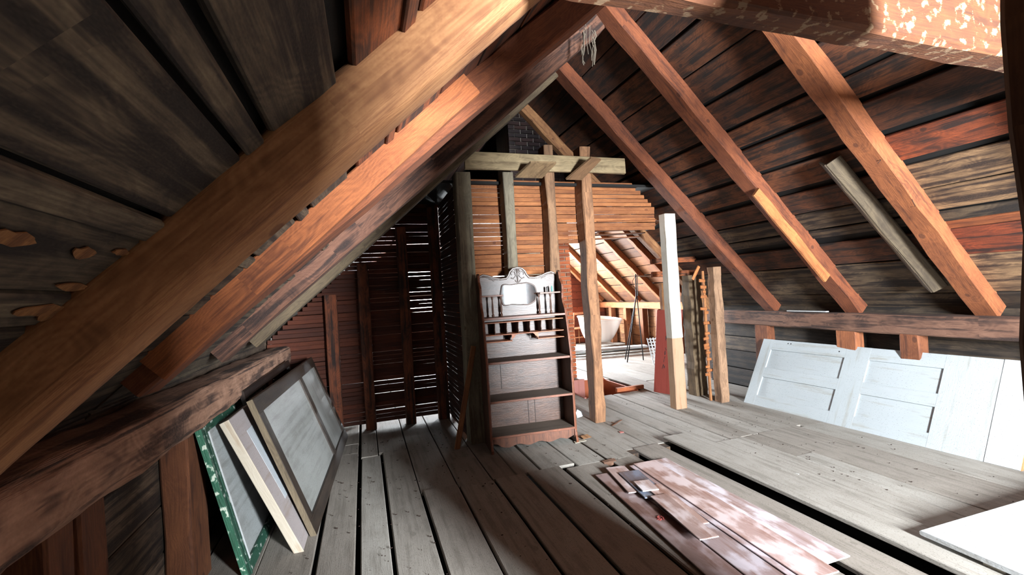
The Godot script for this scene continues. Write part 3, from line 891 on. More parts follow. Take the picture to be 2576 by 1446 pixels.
# ------------------------------------------------------------------ bookcase
func build_bookcase() -> void:
	var yaw := deg_to_rad(-5.6)
	# local: x to the right along its front, y up, z toward the viewer; origin at the back centre of the base
	var t := thing("bookcase", "tall dark oak bookcase with carved crest, mirror and pigeonholes", "bookcase", V(1.515, 0, 4.33), yaw)
	var oak := mat("oak", Color(0.92, 0.88, 0.88), 0.5, 0.12)
	var oak_lit := mat("oak", Color(0.90, 0.90, 0.93), 0.41, 0.1)
	var edge := mat("oak", Color(1.35, 1.15, 1.05), 0.45, 0.1)
	var W := 0.86
	# side panels: profile in (depth, height)
	var prof := PackedVector2Array()
	for p in [[-0.01, 0.0], [0.345, 0.0], [0.35, 0.03], [0.325, 0.07], [0.315, 0.12], [0.315, 0.62], [0.31, 0.72], [0.315, 0.76], [0.325, 0.80], [0.318, 0.84], [0.30, 0.95], [0.265, 1.15], [0.24, 1.26], [0.225, 1.31], [0.185, 1.36], [0.165, 1.41], [0.17, 1.46], [0.185, 1.50], [0.18, 1.55], [0.145, 1.585], [0.12, 1.61], [0.11, 1.65], [0.10, 1.68], [0.08, 1.70], [0.05, 1.695], [0.03, 1.66], [-0.01, 1.63]]:
		prof.append(Vector2(p[0], p[1]))
	var side := plate_mesh(prof, 0.022)
	for s in [-1.0, 1.0]:
		# plate lies in x-y of its mesh: turn so that its x runs toward the viewer
		var sp := obj("side_panel", side, oak, t, Transform3D(Basis(Vector3.BACK, Vector3.UP, Vector3.LEFT), Vector3(s * (W / 2 - 0.011), 0, 0)))
		# moulded bead along the front edge
		var b := Builder.new()
		for i in range(1, 22):
			var p0 := prof[i]
			var p1 := prof[i + 1]
			if i < 22:
				b.sweep(ring_path(p0, p1, 0.013), [0.0, 0.3], 1.0, 0.0)
		obj("edge_bead", b.done(), edge, sp)
	# back panels
	var back := PackedVector2Array([Vector2(-0.41, 0.04), Vector2(0.41, 0.04)])
	var crest := [[0.41, 1.645], [0.395, 1.68], [0.36, 1.695], [0.31, 1.685], [0.25, 1.66], [0.18, 1.645], [0.12, 1.65], [0.095, 1.68], [0.08, 1.715], [0.05, 1.745], [0.0, 1.755]]
	for p in crest:
		back.append(Vector2(p[0], p[1]))
	for i in range(crest.size() - 2, -1, -1):
		back.append(Vector2(-crest[i][0], crest[i][1]))
	var bp := obj("back_panel", plate_mesh(back, 0.014, true), oak_lit, t, Transform3D(Basis.IDENTITY, Vector3(0, 0, 0.008)))
	for x in [-0.235, 0.03, 0.10]:
		obj("panel_joint", bar(0.34 if x > 0 else 0.30, 0.006, 0.003, 1, 0, 0.001, 0), mat("oak", Color(0.4, 0.36, 0.34), 0.6, 0.0), bp, Transform3D(Basis(Vector3.UP, Vector3.LEFT, Vector3.BACK), Vector3(x, 0.30 if x > 0 else 0.68, 0.008)))
	# moulding along the crest, then carved scrolls
	var cm := Builder.new()
	var top: Array = []
	for i in range(crest.size() - 1, -1, -1):
		top.append(Vector3(-crest[i][0], crest[i][1] - 0.008, 0.016))
	top.reverse()
	for i in range(crest.size() - 2, -1, -1):
		top.append(Vector3(crest[i][0], crest[i][1] - 0.008, 0.016))
	tube(cm, top, 0.011)
	obj("crest_moulding", cm.done(), mat("oak", Color(0.95, 0.95, 0.95), 0.4, 0.1), t)
	var cmat := mat("oak", Color(0.9, 0.9, 0.9), 0.4, 0.1)
	for s in [-1.0, 1.0]:
		var sc := []
		for i in 15:
			var a := -1.2 + i * 0.36
			var rr := 0.042 - i * 0.0019
			sc.append(Vector3(s * (0.048 - rr * cos(a)), 1.685 + rr * 0.9 * sin(a), 0.02))
		carved(t, sc, 0.006, cmat)
		carved(t, [Vector3(s * 0.012, 1.735, 0.019), Vector3(s * 0.028, 1.70, 0.021), Vector3(s * 0.018, 1.66, 0.021), Vector3(s * 0.045, 1.635, 0.02), Vector3(s * 0.07, 1.645, 0.018)], 0.006, cmat)
		carved(t, [Vector3(s * 0.03, 1.625, 0.018), Vector3(s * 0.018, 1.605, 0.02), Vector3(0, 1.59, 0.018)], 0.005, cmat)
		carved(t, [Vector3(s * 0.39, 1.672, 0.017), Vector3(s * 0.33, 1.668, 0.02), Vector3(s * 0.28, 1.65, 0.02), Vector3(s * 0.24, 1.635, 0.018), Vector3(s * 0.20, 1.632, 0.016)], 0.0065, cmat)
		carved(t, [Vector3(s * 0.30, 1.648, 0.018), Vector3(s * 0.27, 1.636, 0.018), Vector3(s * 0.25, 1.62, 0.016)], 0.005, cmat)
	carved(t, [Vector3(0, 1.74, 0.02), Vector3(0, 1.70, 0.024), Vector3(0, 1.65, 0.024), Vector3(0, 1.60, 0.019)], 0.008, cmat)
	# mirror with a wavy frame
	var wave := PackedVector2Array()
	var N := 56
	for i in N:
		var a := TAU * i / N
		var c := cos(a)
		var s := sin(a)
		var x := signf(c) * pow(absf(c), 0.32) * 0.178
		var y := signf(s) * pow(absf(s), 0.32) * 0.098
		y += 0.010 * sin(x * 26.0) * signf(s)
		x += 0.006 * cos(y * 42.0) * signf(c)
		wave.append(Vector2(x, y))
	var mir := StandardMaterial3D.new()
	mir.albedo_color = Color(0.93, 0.94, 0.95)
	mir.metallic = 1.0
	mir.roughness = 0.03
	obj("mirror", plate_mesh(wave, 0.006), mir, t, Transform3D(Basis.IDENTITY, Vector3(0.0, 1.475, 0.024)))
	var mf := Builder.new()
	var loop := []
	for p in wave:
		loop.append(Vector3(p.x * 1.03, p.y * 1.05 + 1.475, 0.022))
	loop.append(loop[0])
	tube(mf, loop, 0.008)
	obj("mirror_frame", mf.done(), oak, t)
	# shelves: y, depth from, depth to, thickness
	var dust := mat("floor", Color(0.62, 0.56, 0.52), 0.75, 0.1)
	for s in [[0.15, 0.315], [0.48, 0.312], [0.845, 0.30], [1.262, 0.235]]:
		var depth: float = s[1]
		var sh := box_in(t, "shelf", Vector3(-W / 2 + 0.022, s[0] - 0.02, 0.015), Vector3(W / 2 - 0.022, s[0], depth), edge if s[0] > 1.2 else oak)
		if s[0] < 1.2:
			box_in(sh, "dusty_top", Vector3(-W / 2 + 0.023, s[0], 0.016) - sh.position, Vector3(W / 2 - 0.023, s[0] + 0.0015, depth - 0.003) - sh.position, dust)
		box_in(sh, "front_edge", Vector3(-W / 2 + 0.023, s[0] - 0.02, depth) - sh.position, Vector3(W / 2 - 0.023, s[0] + 0.001, depth + 0.010) - sh.position, edge)
	# scalloped apron
	var ap := PackedVector2Array([Vector2(-0.405, 0.125), Vector2(-0.405, 0.02)])
	for i in 23:
		var x := -0.40 + 0.80 * i / 22.0
		ap.append(Vector2(x, 0.045 + 0.012 * sin(x * 30.0) + (0.03 if absf(x) > 0.33 else 0.0) * sin((absf(x) - 0.33) * 22.0)))
	ap.append(Vector2(0.405, 0.02))
	ap.append(Vector2(0.405, 0.125))
	obj("apron", plate_mesh(ap, 0.018), mat("oak", Color(1.2, 1.06, 0.98), 0.5, 0.1), t, Transform3D(Basis.IDENTITY, Vector3(0, 0, 0.30)))
	# small side shelves at the mirror, on turned spindles
	for s in [-1.0, 1.0]:
		box_in(t, "bracket_shelf", Vector3(s * 0.19, 1.465, 0.015), Vector3(s * 0.408, 1.48, 0.15), edge)
		for x in [0.20, 0.30]:
			var sp := Builder.new()
			lathe(sp, [[0.006, 1.262], [0.013, 1.27], [0.013, 1.285], [0.007, 1.295], [0.010, 1.31], [0.012, 1.33], [0.008, 1.40], [0.006, 1.43], [0.011, 1.445], [0.012, 1.465]])
			obj("spindle", sp.done(), oak, t, Transform3D(Basis.IDENTITY, Vector3(s * x, 0, 0.13 if x > 0.25 else 0.06)))
	# pigeonholes
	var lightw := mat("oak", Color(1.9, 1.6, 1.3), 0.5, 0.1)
	box_in(t, "pigeonhole_shelf", Vector3(-0.405, 1.205, 0.015), Vector3(0.405, 1.213, 0.20), lightw)
	box_in(t, "pigeonhole_shelf", Vector3(-0.405, 1.085, 0.015), Vector3(0.405, 1.094, 0.205), lightw)
	for s in [[-0.405, -0.135], [0.125, 0.405]]:
		box_in(t, "pigeonhole_shelf", Vector3(s[0], 1.02, 0.015), Vector3(s[1], 1.029, 0.205), lightw)
	for i in 6:
		var x := -0.295 + i * 0.118
		var dv := PackedVector2Array([Vector2(0.015, 1.094), Vector2(0.15, 1.094), Vector2(0.165, 1.12), Vector2(0.155, 1.15), Vector2(0.175, 1.205), Vector2(0.015, 1.205)])
		obj("divider", plate_mesh(dv, 0.006), oak, t, Transform3D(Basis(Vector3.BACK, Vector3.UP, Vector3.LEFT), Vector3(x, 0, 0)))
	for x in [-0.14, 0.13]:
		var br := PackedVector2Array([Vector2(0.015, 1.029), Vector2(0.12, 1.029), Vector2(0.14, 1.05), Vector2(0.17, 1.06), Vector2(0.19, 1.085), Vector2(0.015, 1.085)])
		obj("divider", plate_mesh(br, 0.008), oak, t, Transform3D(Basis(Vector3.BACK, Vector3.UP, Vector3.LEFT), Vector3(x, 0, 0)))
		var sgn := 1.0 if x < 0 else -1.0
		var sc := PackedVector2Array([Vector2(x, 1.085), Vector2(x, 1.03), Vector2(x + sgn * 0.012, 1.05), Vector2(x + sgn * 0.03, 1.058), Vector2(x + sgn * 0.036, 1.072), Vector2(x + sgn * 0.055, 1.085)])
		obj("bracket", plate_mesh(sc, 0.008), lightw, t, Transform3D(Basis.IDENTITY, Vector3(0, 0, 0.198)))
	# two little bottles on the small shelf
	var at := t.transform
	var v1 := Builder.new()
	lathe(v1, [[0.0, 0.0], [0.010, 0.0], [0.0105, 0.05], [0.008, 0.055], [0.0, 0.056]])
	var bm := StandardMaterial3D.new()
	bm.albedo_color = Color(0.10, 0.08, 0.07)
	bm.roughness = 0.3
	var b1 := obj("vial", v1.done(), bm, self, Transform3D(Basis.IDENTITY, at * Vector3(0.29, 1.48, 0.08)))
	tag(b1, "tiny dark vial on the bookcase's small upper shelf", "vial")
	var bm2 := StandardMaterial3D.new()
	bm2.albedo_color = Color(0.35, 0.55, 0.52)
	bm2.roughness = 0.15
	var v2 := Builder.new()
	lathe(v2, [[0.0, 0.0], [0.009, 0.0], [0.009, 0.042], [0.006, 0.05], [0.006, 0.062], [0.0, 0.062]])
	var b2 := obj("vial", v2.done(), bm2, self, Transform3D(Basis.IDENTITY, at * Vector3(0.335, 1.48, 0.09)))
	b2.name = "vial_001"
	tag(b2, "tiny greenish glass vial beside the dark one on the bookcase", "vial")

func carved(t: Node3D, pts: Array, r: float, m: Material) -> void:
	var b := Builder.new()
	tube(b, pts, r)
	obj("carved_scroll", b.done(), m, t)

func ring_path(p0: Vector2, p1: Vector2, r: float) -> Array:
	var out := []
	for p in [p0, p1]:
		var ring := PackedVector3Array()
		for k in 6:
			var a := TAU * k / 6
			ring.append(Vector3(p.x + r * 0.5 * cos(a), p.y + r * 0.2 * cos(a), r * sin(a)))
		out.append(ring)
	return out

func tube(b: Builder, pts: Array, r: float, sides := 6) -> void:
	var rings := []
	var us := []
	var run := 0.0
	for i in pts.size():
		var d: Vector3 = (pts[mini(i + 1, pts.size() - 1)] - pts[maxi(i - 1, 0)]).normalized()
		var ref := Vector3.BACK if absf(d.z) < 0.8 else Vector3.UP
		var u := d.cross(ref).normalized()
		var v := u.cross(d)
		var ring := PackedVector3Array()
		for k in sides:
			var a := TAU * k / sides
			ring.append(pts[i] + (u * cos(a) + v * sin(a)) * r)
		rings.append(ring)
		us.append(run * SU)
		if i + 1 < pts.size():
			run += pts[i].distance_to(pts[i + 1])
	b.sweep(rings, us, SV, 0.1)

func lathe(b: Builder, prof: Array, sides := 12) -> void:
	var rings := []
	var us := []
	for p in prof:
		var ring := PackedVector3Array()
		for k in sides:
			var a := TAU * k / sides
			ring.append(Vector3(maxf(p[0], 0.0002) * cos(a), p[1], maxf(p[0], 0.0002) * sin(a)))
		rings.append(ring)
		us.append(p[1] * SU)
	b.sweep(rings, us, SV, 0.3)

# box in a parent's own axes
func box_in(parent: Node3D, called: String, lo: Vector3, hi: Vector3, m: Material, ch := 0.0015) -> MeshInstance3D:
	var a := Vector3(minf(lo.x, hi.x), minf(lo.y, hi.y), minf(lo.z, hi.z))
	var b := Vector3(maxf(lo.x, hi.x), maxf(lo.y, hi.y), maxf(lo.z, hi.z))
	var s := b - a
	var c := (a + b) * 0.5
	var ch2 := minf(ch, minf(s.x, minf(s.y, s.z)) * 0.3)
	if s.x >= s.y and s.x >= s.z:
		return obj(called, bar(s.x, s.y, s.z, 1, 0, ch2, 0), m, parent, Transform3D(Basis.IDENTITY, c))
	if s.y >= s.z:
		return obj(called, bar(s.y, s.x, s.z, 1, 0, ch2, 0), m, parent, Transform3D(Basis(Vector3.UP, Vector3.LEFT, Vector3.BACK), c))
	return obj(called, bar(s.z, s.y, s.x, 1, 0, ch2, 0), m, parent, Transform3D(Basis(Vector3.BACK, Vector3.UP, Vector3.LEFT), c))

# ------------------------------------------------------------------ frames leaning at the left
# local frame of a leaning sheet: x along the floor (away), y up the sheet, z its outward face
func leaning(bottom: Vector3, top: Vector3, away: Vector3) -> Transform3D:
	var x := away.normalized()
	var y := (top - bottom)
	y = (y - x * y.dot(x)).normalized()
	return Transform3D(Basis(x, y, x.cross(y)), bottom)

func framed(t: Node3D, L: float, H: float, th: float, rails: Array, stile: float, m: Material, edge_m: Material) -> void:
	box_in(t, "rail", Vector3(0, 0, -th), Vector3(L, rails[0], 0), m, 0.004)
	box_in(t, "rail", Vector3(0, H - rails[1], -th), Vector3(L, H, 0), m, 0.004)
	box_in(t, "stile", Vector3(0.004, rails[0], -th), Vector3(stile, H - rails[1], -0.001), m, 0.003)
	box_in(t, "stile", Vector3(L - stile, rails[0], -th), Vector3(L - 0.004, H - rails[1], -0.001), m, 0.003)
	box_in(t, "edge_strip", Vector3(-0.004, 0.0, -th + 0.002), Vector3(0.003, H, -0.002), edge_m, 0.001)

func build_left_frames() -> void:
	var dusty := mat("floor", Color(0.95, 0.99, 1.02), 0.32, 0.0)
	var dusty2 := mat("floor", Color(1.12, 1.18, 1.24), 0.32, 0.0)
	# green storm window
	var g := thing("storm_window", "dusty pane in a peeling green frame leaning nearest the left wall", "window frame")
	g.transform = leaning(V(-0.68, 0.0, 2.86), V(-0.885, 0.9, 2.90), V(0.02, 0, 1))
	var gm := mat("peeling_green", Color.WHITE, 0.55, 0.3)
	framed(g, 1.5, 0.93, 0.035, [0.07, 0.09], 0.075, gm, mat("peeling_green", Color(1.3, 1.3, 1.25), 0.6, 0.3))
	box_in(g, "bead", Vector3(0.075, 0.07, -0.006), Vector3(0.088, 0.84, 0.004), mat("paint"), 0.002)
	box_in(g, "bead", Vector3(0.03, 0.0, 0.0), Vector3(0.042, 0.93, 0.006), gm, 0.002)
	box_in(g, "pane", Vector3(0.07, 0.065, -0.022), Vector3(1.43, 0.845, -0.017), dusty2, 0.0005)
	# thick pale slab
	var s := thing("slab_door", "thick pink-beige slab with a worn flaking edge between the leaning frames", "door")
	s.transform = leaning(V(-0.425, 0.0, 3.02), V(-0.785, 0.84, 3.02), V(0.03, 0, 1))
	box_in(s, "board", Vector3(0.004, 0.0, -0.05), Vector3(1.15, 0.925, 0.0), mat("paint", Color(0.86, 0.80, 0.79)), 0.004)
	box_in(s, "worn_edge", Vector3(-0.004, 0.0, -0.052), Vector3(0.006, 0.925, 0.001), mat("off_white", Color(0.98, 0.95, 0.92)), 0.003)
	box_in(s, "torn_strip", Vector3(0.16, 0.30, 0.0), Vector3(0.30, 0.80, 0.002), mat("paint", Color(0.97, 0.98, 1.0)), 0.0005)
	# grey glazed door
	var d := thing("glazed_door", "dark grey door with dusty glass panes leaning in front of the slab", "door")
	d.transform = leaning(V(-0.365, 0.0, 3.19), V(-0.69, 0.90, 3.19), V(0.065, 0, 1.11))
	var grey := mat("oak", Color(0.62, 0.72, 0.78), 0.5, 0.15)
	framed(d, 2.15, 0.98, 0.04, [0.105, 0.105], 0.10, grey, mat("stud_grey", Color(0.88, 0.84, 0.80)))
	box_in(d, "cross_bar", Vector3(1.30, 0.105, -0.036), Vector3(1.40, 0.875, -0.003), grey, 0.003)
	box_in(d, "pane", Vector3(0.10, 0.10, -0.022), Vector3(1.30, 0.88, -0.017), dusty, 0.0005)
	box_in(d, "pane", Vector3(1.40, 0.10, -0.022), Vector3(2.06, 0.88, -0.017), dusty, 0.0005)
	# dark frame further in
	var k := thing("dark_frame", "dark narrow frame showing just behind the top of the grey door", "window frame")
	k.transform = leaning(V(-0.58, 0.0, 3.45), V(-0.80, 0.93, 3.45), V(0.03, 0, 1))
	framed(k, 1.6, 0.97, 0.03, [0.06, 0.06], 0.06, mat("oak", Color(0.45, 0.45, 0.45), 0.5), mat("oak", Color(0.45, 0.45, 0.45), 0.5))

# ------------------------------------------------------------------ white panelled door on the right
func build_white_door() -> void:
	var t := thing("panelled_door", "white four-panel door lying on its side against the right wall", "door")
	# x runs toward the viewer along its lower edge
	var bottom := V(4.30, 0.0, 4.27)
	t.transform = leaning(bottom, V(4.695, 0.72, 4.27), V(4.40, 0.0, 1.93) - bottom)
	# make z face the room
	if t.transform.basis.z.x > 0.0:
		t.transform.basis.z = -t.transform.basis.z
	var L := 2.36
	var H := 0.835
	var m := mat("paint", Color(0.90, 0.92, 0.93), 0.5, 0.1)
	var th := 0.034
	# panels from the far end: upper pair long, lower pair short; stiles and rails around them
	var xs := [0.0, 0.14, 0.985, 1.215, 1.80, L - 0.20]
	box_in(t, "rail", Vector3(0, 0, -th), Vector3(xs[1], H, 0), m, 0.002)
	box_in(t, "rail", Vector3(xs[2], 0, -th), Vector3(xs[3], H, 0), m, 0.002)
	box_in(t, "rail", Vector3(xs[4], 0, -th), Vector3(xs[5], H, 0), m, 0.002)
	for c in [[xs[1], xs[2]], [xs[3], xs[4]]]:
		for y in [[0.0, 0.125], [0.355, 0.475], [0.705, H]]:
			box_in(t, "stile", Vector3(c[0], y[0], -th), Vector3(c[1], y[1], 0), m, 0.002)
		for y in [[0.125, 0.355], [0.475, 0.705]]:
			var p := box_in(t, "panel", Vector3(c[0], y[0], -th + 0.004), Vector3(c[1], y[1], -0.014), m, 0.001)
			p.name = "panel"
	box_in(t, "added_board", Vector3(xs[5] + 0.002, 0, -th), Vector3(L, H, 0.004), mat("paint", Color(0.98, 0.98, 0.98), 0.5, 0.1), 0.003)
	box_in(t, "worn_end", Vector3(L, 0.0, -th), Vector3(L + 0.003, H, 0.0), mat("tan", Color(1.1, 1.05, 1.0)), 0.001)
	for p in [Vector2(0.335, 0.80), Vector2(0.37, 0.80), Vector2(0.92, 0.765)]:
		var b := Builder.new()
		lathe(b, [[0.0, -0.001], [0.007, -0.001], [0.007, 0.0012], [0.0, 0.0012]])
		obj("screw_hole", b.done(), mat("oak", Color(0.25, 0.25, 0.25)), t, Transform3D(Basis(Vector3.RIGHT, Vector3.BACK, Vector3.DOWN), Vector3(p.x, p.y, 0.0)))

# ------------------------------------------------------------------ pile of laminate planks
func build_laminate_pile() -> void:
	# far-end corner x, d, near-end x, d, width, height of its underside, tone, label
	var g := "laminate planks in the pile"
	var y := 0.012
	var rows := [
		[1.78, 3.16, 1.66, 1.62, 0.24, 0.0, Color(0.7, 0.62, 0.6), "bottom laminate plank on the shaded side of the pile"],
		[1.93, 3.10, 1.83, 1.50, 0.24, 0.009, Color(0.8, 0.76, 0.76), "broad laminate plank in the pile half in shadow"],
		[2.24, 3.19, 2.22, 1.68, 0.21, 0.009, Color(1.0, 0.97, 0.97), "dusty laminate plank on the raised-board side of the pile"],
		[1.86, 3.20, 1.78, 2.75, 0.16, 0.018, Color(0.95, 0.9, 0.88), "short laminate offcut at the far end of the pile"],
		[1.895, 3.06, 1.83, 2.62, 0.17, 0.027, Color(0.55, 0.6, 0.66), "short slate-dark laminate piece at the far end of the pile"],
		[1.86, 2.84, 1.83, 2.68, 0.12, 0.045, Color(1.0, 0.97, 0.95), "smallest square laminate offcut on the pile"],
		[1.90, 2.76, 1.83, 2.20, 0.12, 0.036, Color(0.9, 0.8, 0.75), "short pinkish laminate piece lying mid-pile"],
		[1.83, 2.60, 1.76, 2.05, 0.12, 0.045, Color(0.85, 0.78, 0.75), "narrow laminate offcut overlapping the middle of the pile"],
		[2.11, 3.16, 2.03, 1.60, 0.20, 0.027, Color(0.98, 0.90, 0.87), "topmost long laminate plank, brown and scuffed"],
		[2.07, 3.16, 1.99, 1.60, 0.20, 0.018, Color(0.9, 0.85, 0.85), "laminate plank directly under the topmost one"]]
	for r in rows:
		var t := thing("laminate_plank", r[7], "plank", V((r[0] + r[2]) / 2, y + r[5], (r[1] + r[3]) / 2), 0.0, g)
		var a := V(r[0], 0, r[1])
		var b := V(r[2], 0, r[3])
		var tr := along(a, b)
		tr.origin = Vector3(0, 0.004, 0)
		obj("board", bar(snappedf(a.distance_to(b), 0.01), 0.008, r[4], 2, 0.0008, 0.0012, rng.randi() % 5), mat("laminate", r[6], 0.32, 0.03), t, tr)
		obj("white_edge", bar(r[4] * 0.96, 0.003, 0.003, 1, 0, 0.0008, 0), mat("paint"), t, Transform3D(Basis(tr.basis.z, tr.basis.y, -tr.basis.x), tr * Vector3(a.distance_to(b) / 2 + 0.001, 0.0, 0)))

func build_white_panel() -> void:
	var t := thing("painted_sheet", "big paint-white board lying raised at the bottom corner of the floor", "board", V(2.74, 0.06, 1.60), -0.04)
	box_in(t, "sheet", Vector3(0.0, 0.02, 0.0), Vector3(1.6, 0.045, 1.1), mat("paint", Color(1, 1, 1), 0.6, 0.15), 0.006)
	box_in(t, "batten", Vector3(0.02, -0.055, 0.25), Vector3(1.55, 0.02, 0.33), mat("off_white"), 0.004)

# ------------------------------------------------------------------ far room
func build_far_room() -> void:
	# red board leaning with handwriting
	var r := thing("leaning_board", "dull red board with black scribbled numbers leaning in the doorway", "board")
	var b0 := V(3.755, 0.0, 5.29)
	var tr := leaning(b0, V(3.935, 1.13, 5.34), V(0.09, 0, -0.30))
	r.transform = tr
	if r.transform.basis.z.x > 0.0:
		r.transform.basis.z = -r.transform.basis.z
	var rm := mat("paint", Color(0.70, 0.31, 0.26), 0.6, 0.2)
	box_in(r, "sheet", Vector3(0, 0, -0.018), Vector3(0.40, 1.14, 0.0), rm, 0.003)
	var ink := StandardMaterial3D.new()
	ink.albedo_color = Color(0.06, 0.04, 0.05)
	ink.roughness = 0.8
	# strokes of "2 - 1 / 0 1 1" written up the board
	var s := Builder.new()
	var strokes := [[[0.17, 0.33], [0.20, 0.39]], [[0.20, 0.39], [0.225, 0.34]], [[0.225, 0.34], [0.235, 0.37]], [[0.205, 0.42], [0.215, 0.455]], [[0.215, 0.465], [0.235, 0.50]], [[0.225, 0.52], [0.215, 0.555], [0.235, 0.575], [0.245, 0.54], [0.225, 0.52]], [[0.235, 0.62], [0.262, 0.585]], [[0.235, 0.78], [0.24, 0.72]], [[0.25, 0.74], [0.255, 0.79]], [[0.245, 0.86], [0.262, 0.82]]]
	for k in strokes:
		var pts := []
		for p in k:
			pts.append(Vector3(p[0] * 0.62 + 0.02, p[1], 0.0008))
		tube(s, pts, 0.003, 4)
	obj("scribble", s.done(), ink, r)
	# black stand with two long legs
	var st := thing("lamp_stand", "thin black folding stand in the bright far room", "stand", V(5.0, 0, 7.55))
	var black := StandardMaterial3D.new()
	black.albedo_color = Color(0.05, 0.05, 0.055)
	black.roughness = 0.35
	black.metallic = 0.4
	for p in [[-0.20, 0.0], [0.19, -0.03], [-0.02, -0.35]]:
		var lb := Builder.new()
		tube(lb, [Vector3(0.11, 1.33, 0), Vector3(p[0], 0.0, p[1])], 0.011, 8)
		obj("leg", lb.done(), black, st)
	var pb := Builder.new()
	tube(pb, [Vector3(0.10, 1.28, 0), Vector3(0.115, 1.71, 0)], 0.012, 8)
	tube(pb, [Vector3(0.135, 1.28, 0), Vector3(0.15, 1.71, 0)], 0.008, 8)
	obj("pole", pb.done(), black, st)
	var cb := Builder.new()
	tube(cb, [Vector3(0.09, 1.42, 0.02), Vector3(0.03, 1.48, 0.02), Vector3(0.02, 1.58, 0.02), Vector3(0.09, 1.66, 0.02)], 0.005, 6)
	obj("cable", cb.done(), black, st)
	var sil := StandardMaterial3D.new()
	sil.albedo_color = Color(0.7, 0.7, 0.7)
	sil.roughness = 0.3
	sil.metallic = 0.8
	var ab := Builder.new()
	tube(ab, [Vector3(0.12, 1.67, 0), Vector3(0.4, 1.645, 0.1), Vector3(0.75, 1.62, 0.25)], 0.011, 8)
	obj("arm", ab.done(), sil, st)
	# bathtub on its side
	var tub := thing("bathtub", "white enamel bathtub tipped up in the far corner", "bathtub", V(5.52, 0, 9.95), 0.08)
	var enamel := StandardMaterial3D.new()
	enamel.albedo_color = Color(0.9, 0.89, 0.87)
	enamel.roughness = 0.25
	var hull := SurfaceTool.new()
	hull.begin(Mesh.PRIMITIVE_TRIANGLES)
	hull.set_smooth_group(0)
	var rows := []
	for i in 17:
		var a := i / 16.0
		var row := []
		for k in 33:
			var q := TAU * (k % 32) / 32.0
			var sx := 0.24 + 0.33 * pow(a, 0.5)
			var sz := 0.14 + 0.22 * pow(a, 0.45)
			row.append(Vector3(signf(cos(q)) * pow(absf(cos(q)), 0.7) * sx, a * 0.58, signf(sin(q)) * pow(absf(sin(q)), 0.8) * sz))
		rows.append(row)
	var inner := []
	for i in range(15, -1, -1):
		var row := []
		for k in 33:
			var p: Vector3 = rows[i][k]
			row.append(Vector3(p.x * 0.95, p.y + 0.02, p.z * 0.92))
		inner.append(row)
	rows += inner
	for i in rows.size() - 1:
		for k in 32:
			for p in [rows[i][k], rows[i + 1][k], rows[i + 1][k + 1], rows[i][k], rows[i + 1][k + 1], rows[i][k + 1]]:
				hull.add_vertex(p)
	hull.generate_normals()
	var tilt := Transform3D(Basis.from_euler(Vector3(0.10, 0, -0.10)), Vector3(0.0, 0.14, 0))
	var body := obj("tub_body", hull.commit(), enamel, tub, tilt)
	var rim := Builder.new()
	var loop := []
	for k in 33:
		var p: Vector3 = rows[16][k]
		loop.append(Vector3(p.x, 0.585, p.z))
	tube(rim, loop, 0.022, 8)
	obj("rolled_rim", rim.done(), enamel, body)
	# chair by the far wall
	var ch := thing("wooden_chair", "slight wooden chair against the red-brown far wall", "chair", V(5.32, 0, 10.7), 0.1)
	var cw := mat("tan", Color(0.9, 0.75, 0.65))
	for x in [-0.19, 0.19]:
		var pb2 := Builder.new()
		tube(pb2, [Vector3(x, 0, 0.2), Vector3(x, 0.45, 0.17), Vector3(x * 1.05, 0.86, 0.24)], 0.017, 8)
		obj("back_post", pb2.done(), cw, ch)
		var lb := Builder.new()
		tube(lb, [Vector3(x, 0, -0.19), Vector3(x * 0.95, 0.44, -0.17)], 0.017, 8)
		obj("leg", lb.done(), cw, ch)
	box_in(ch, "seat", Vector3(-0.21, 0.43, -0.2), Vector3(0.21, 0.455, 0.2), cw, 0.006)
	box_in(ch, "top_rail", Vector3(-0.2, 0.81, 0.22), Vector3(0.2, 0.87, 0.245), cw, 0.006)
	box_in(ch, "stretcher", Vector3(-0.19, 0.2, 0.175), Vector3(0.19, 0.225, 0.195), cw, 0.004)
	# white boards on the far floor
	var wb := mat("paint")
	for k in 3:
		var a := V(3.9 + k * 0.1, 0.05 + 0.05 * k, 9.3 - k * 0.28)
		var o := beam("white_board", a, V(6.1 - k * 0.15, 0.05 + 0.05 * k, 8.95 - k * 0.3), 0.045, 0.22, wb, self, Vector3.UP, 2, 0.003)
		o.name = numbered("white_board")
		tag(o, ["lowest of the long white boards on the far floor by the tub", "middle long white board on the far floor by the tub", "uppermost long white board on the far floor by the tub"][k], "board", "white boards on the far floor")
	# white lattice tray
	var lt := thing("lattice_panel", "white lattice panel leaning behind the red board", "panel")
	lt.transform = leaning(V(5.0, 0, 7.0), V(5.1, 0.6, 7.25), V(1, 0, -0.15))
	for i in 9:
		box_in(lt, "slat", Vector3(i * 0.06, 0, 0), Vector3(i * 0.06 + 0.022, 0.52, 0.008), wb)
		box_in(lt, "slat", Vector3(0.0, i * 0.06, 0.008), Vector3(0.5, i * 0.06 + 0.022, 0.016), wb)

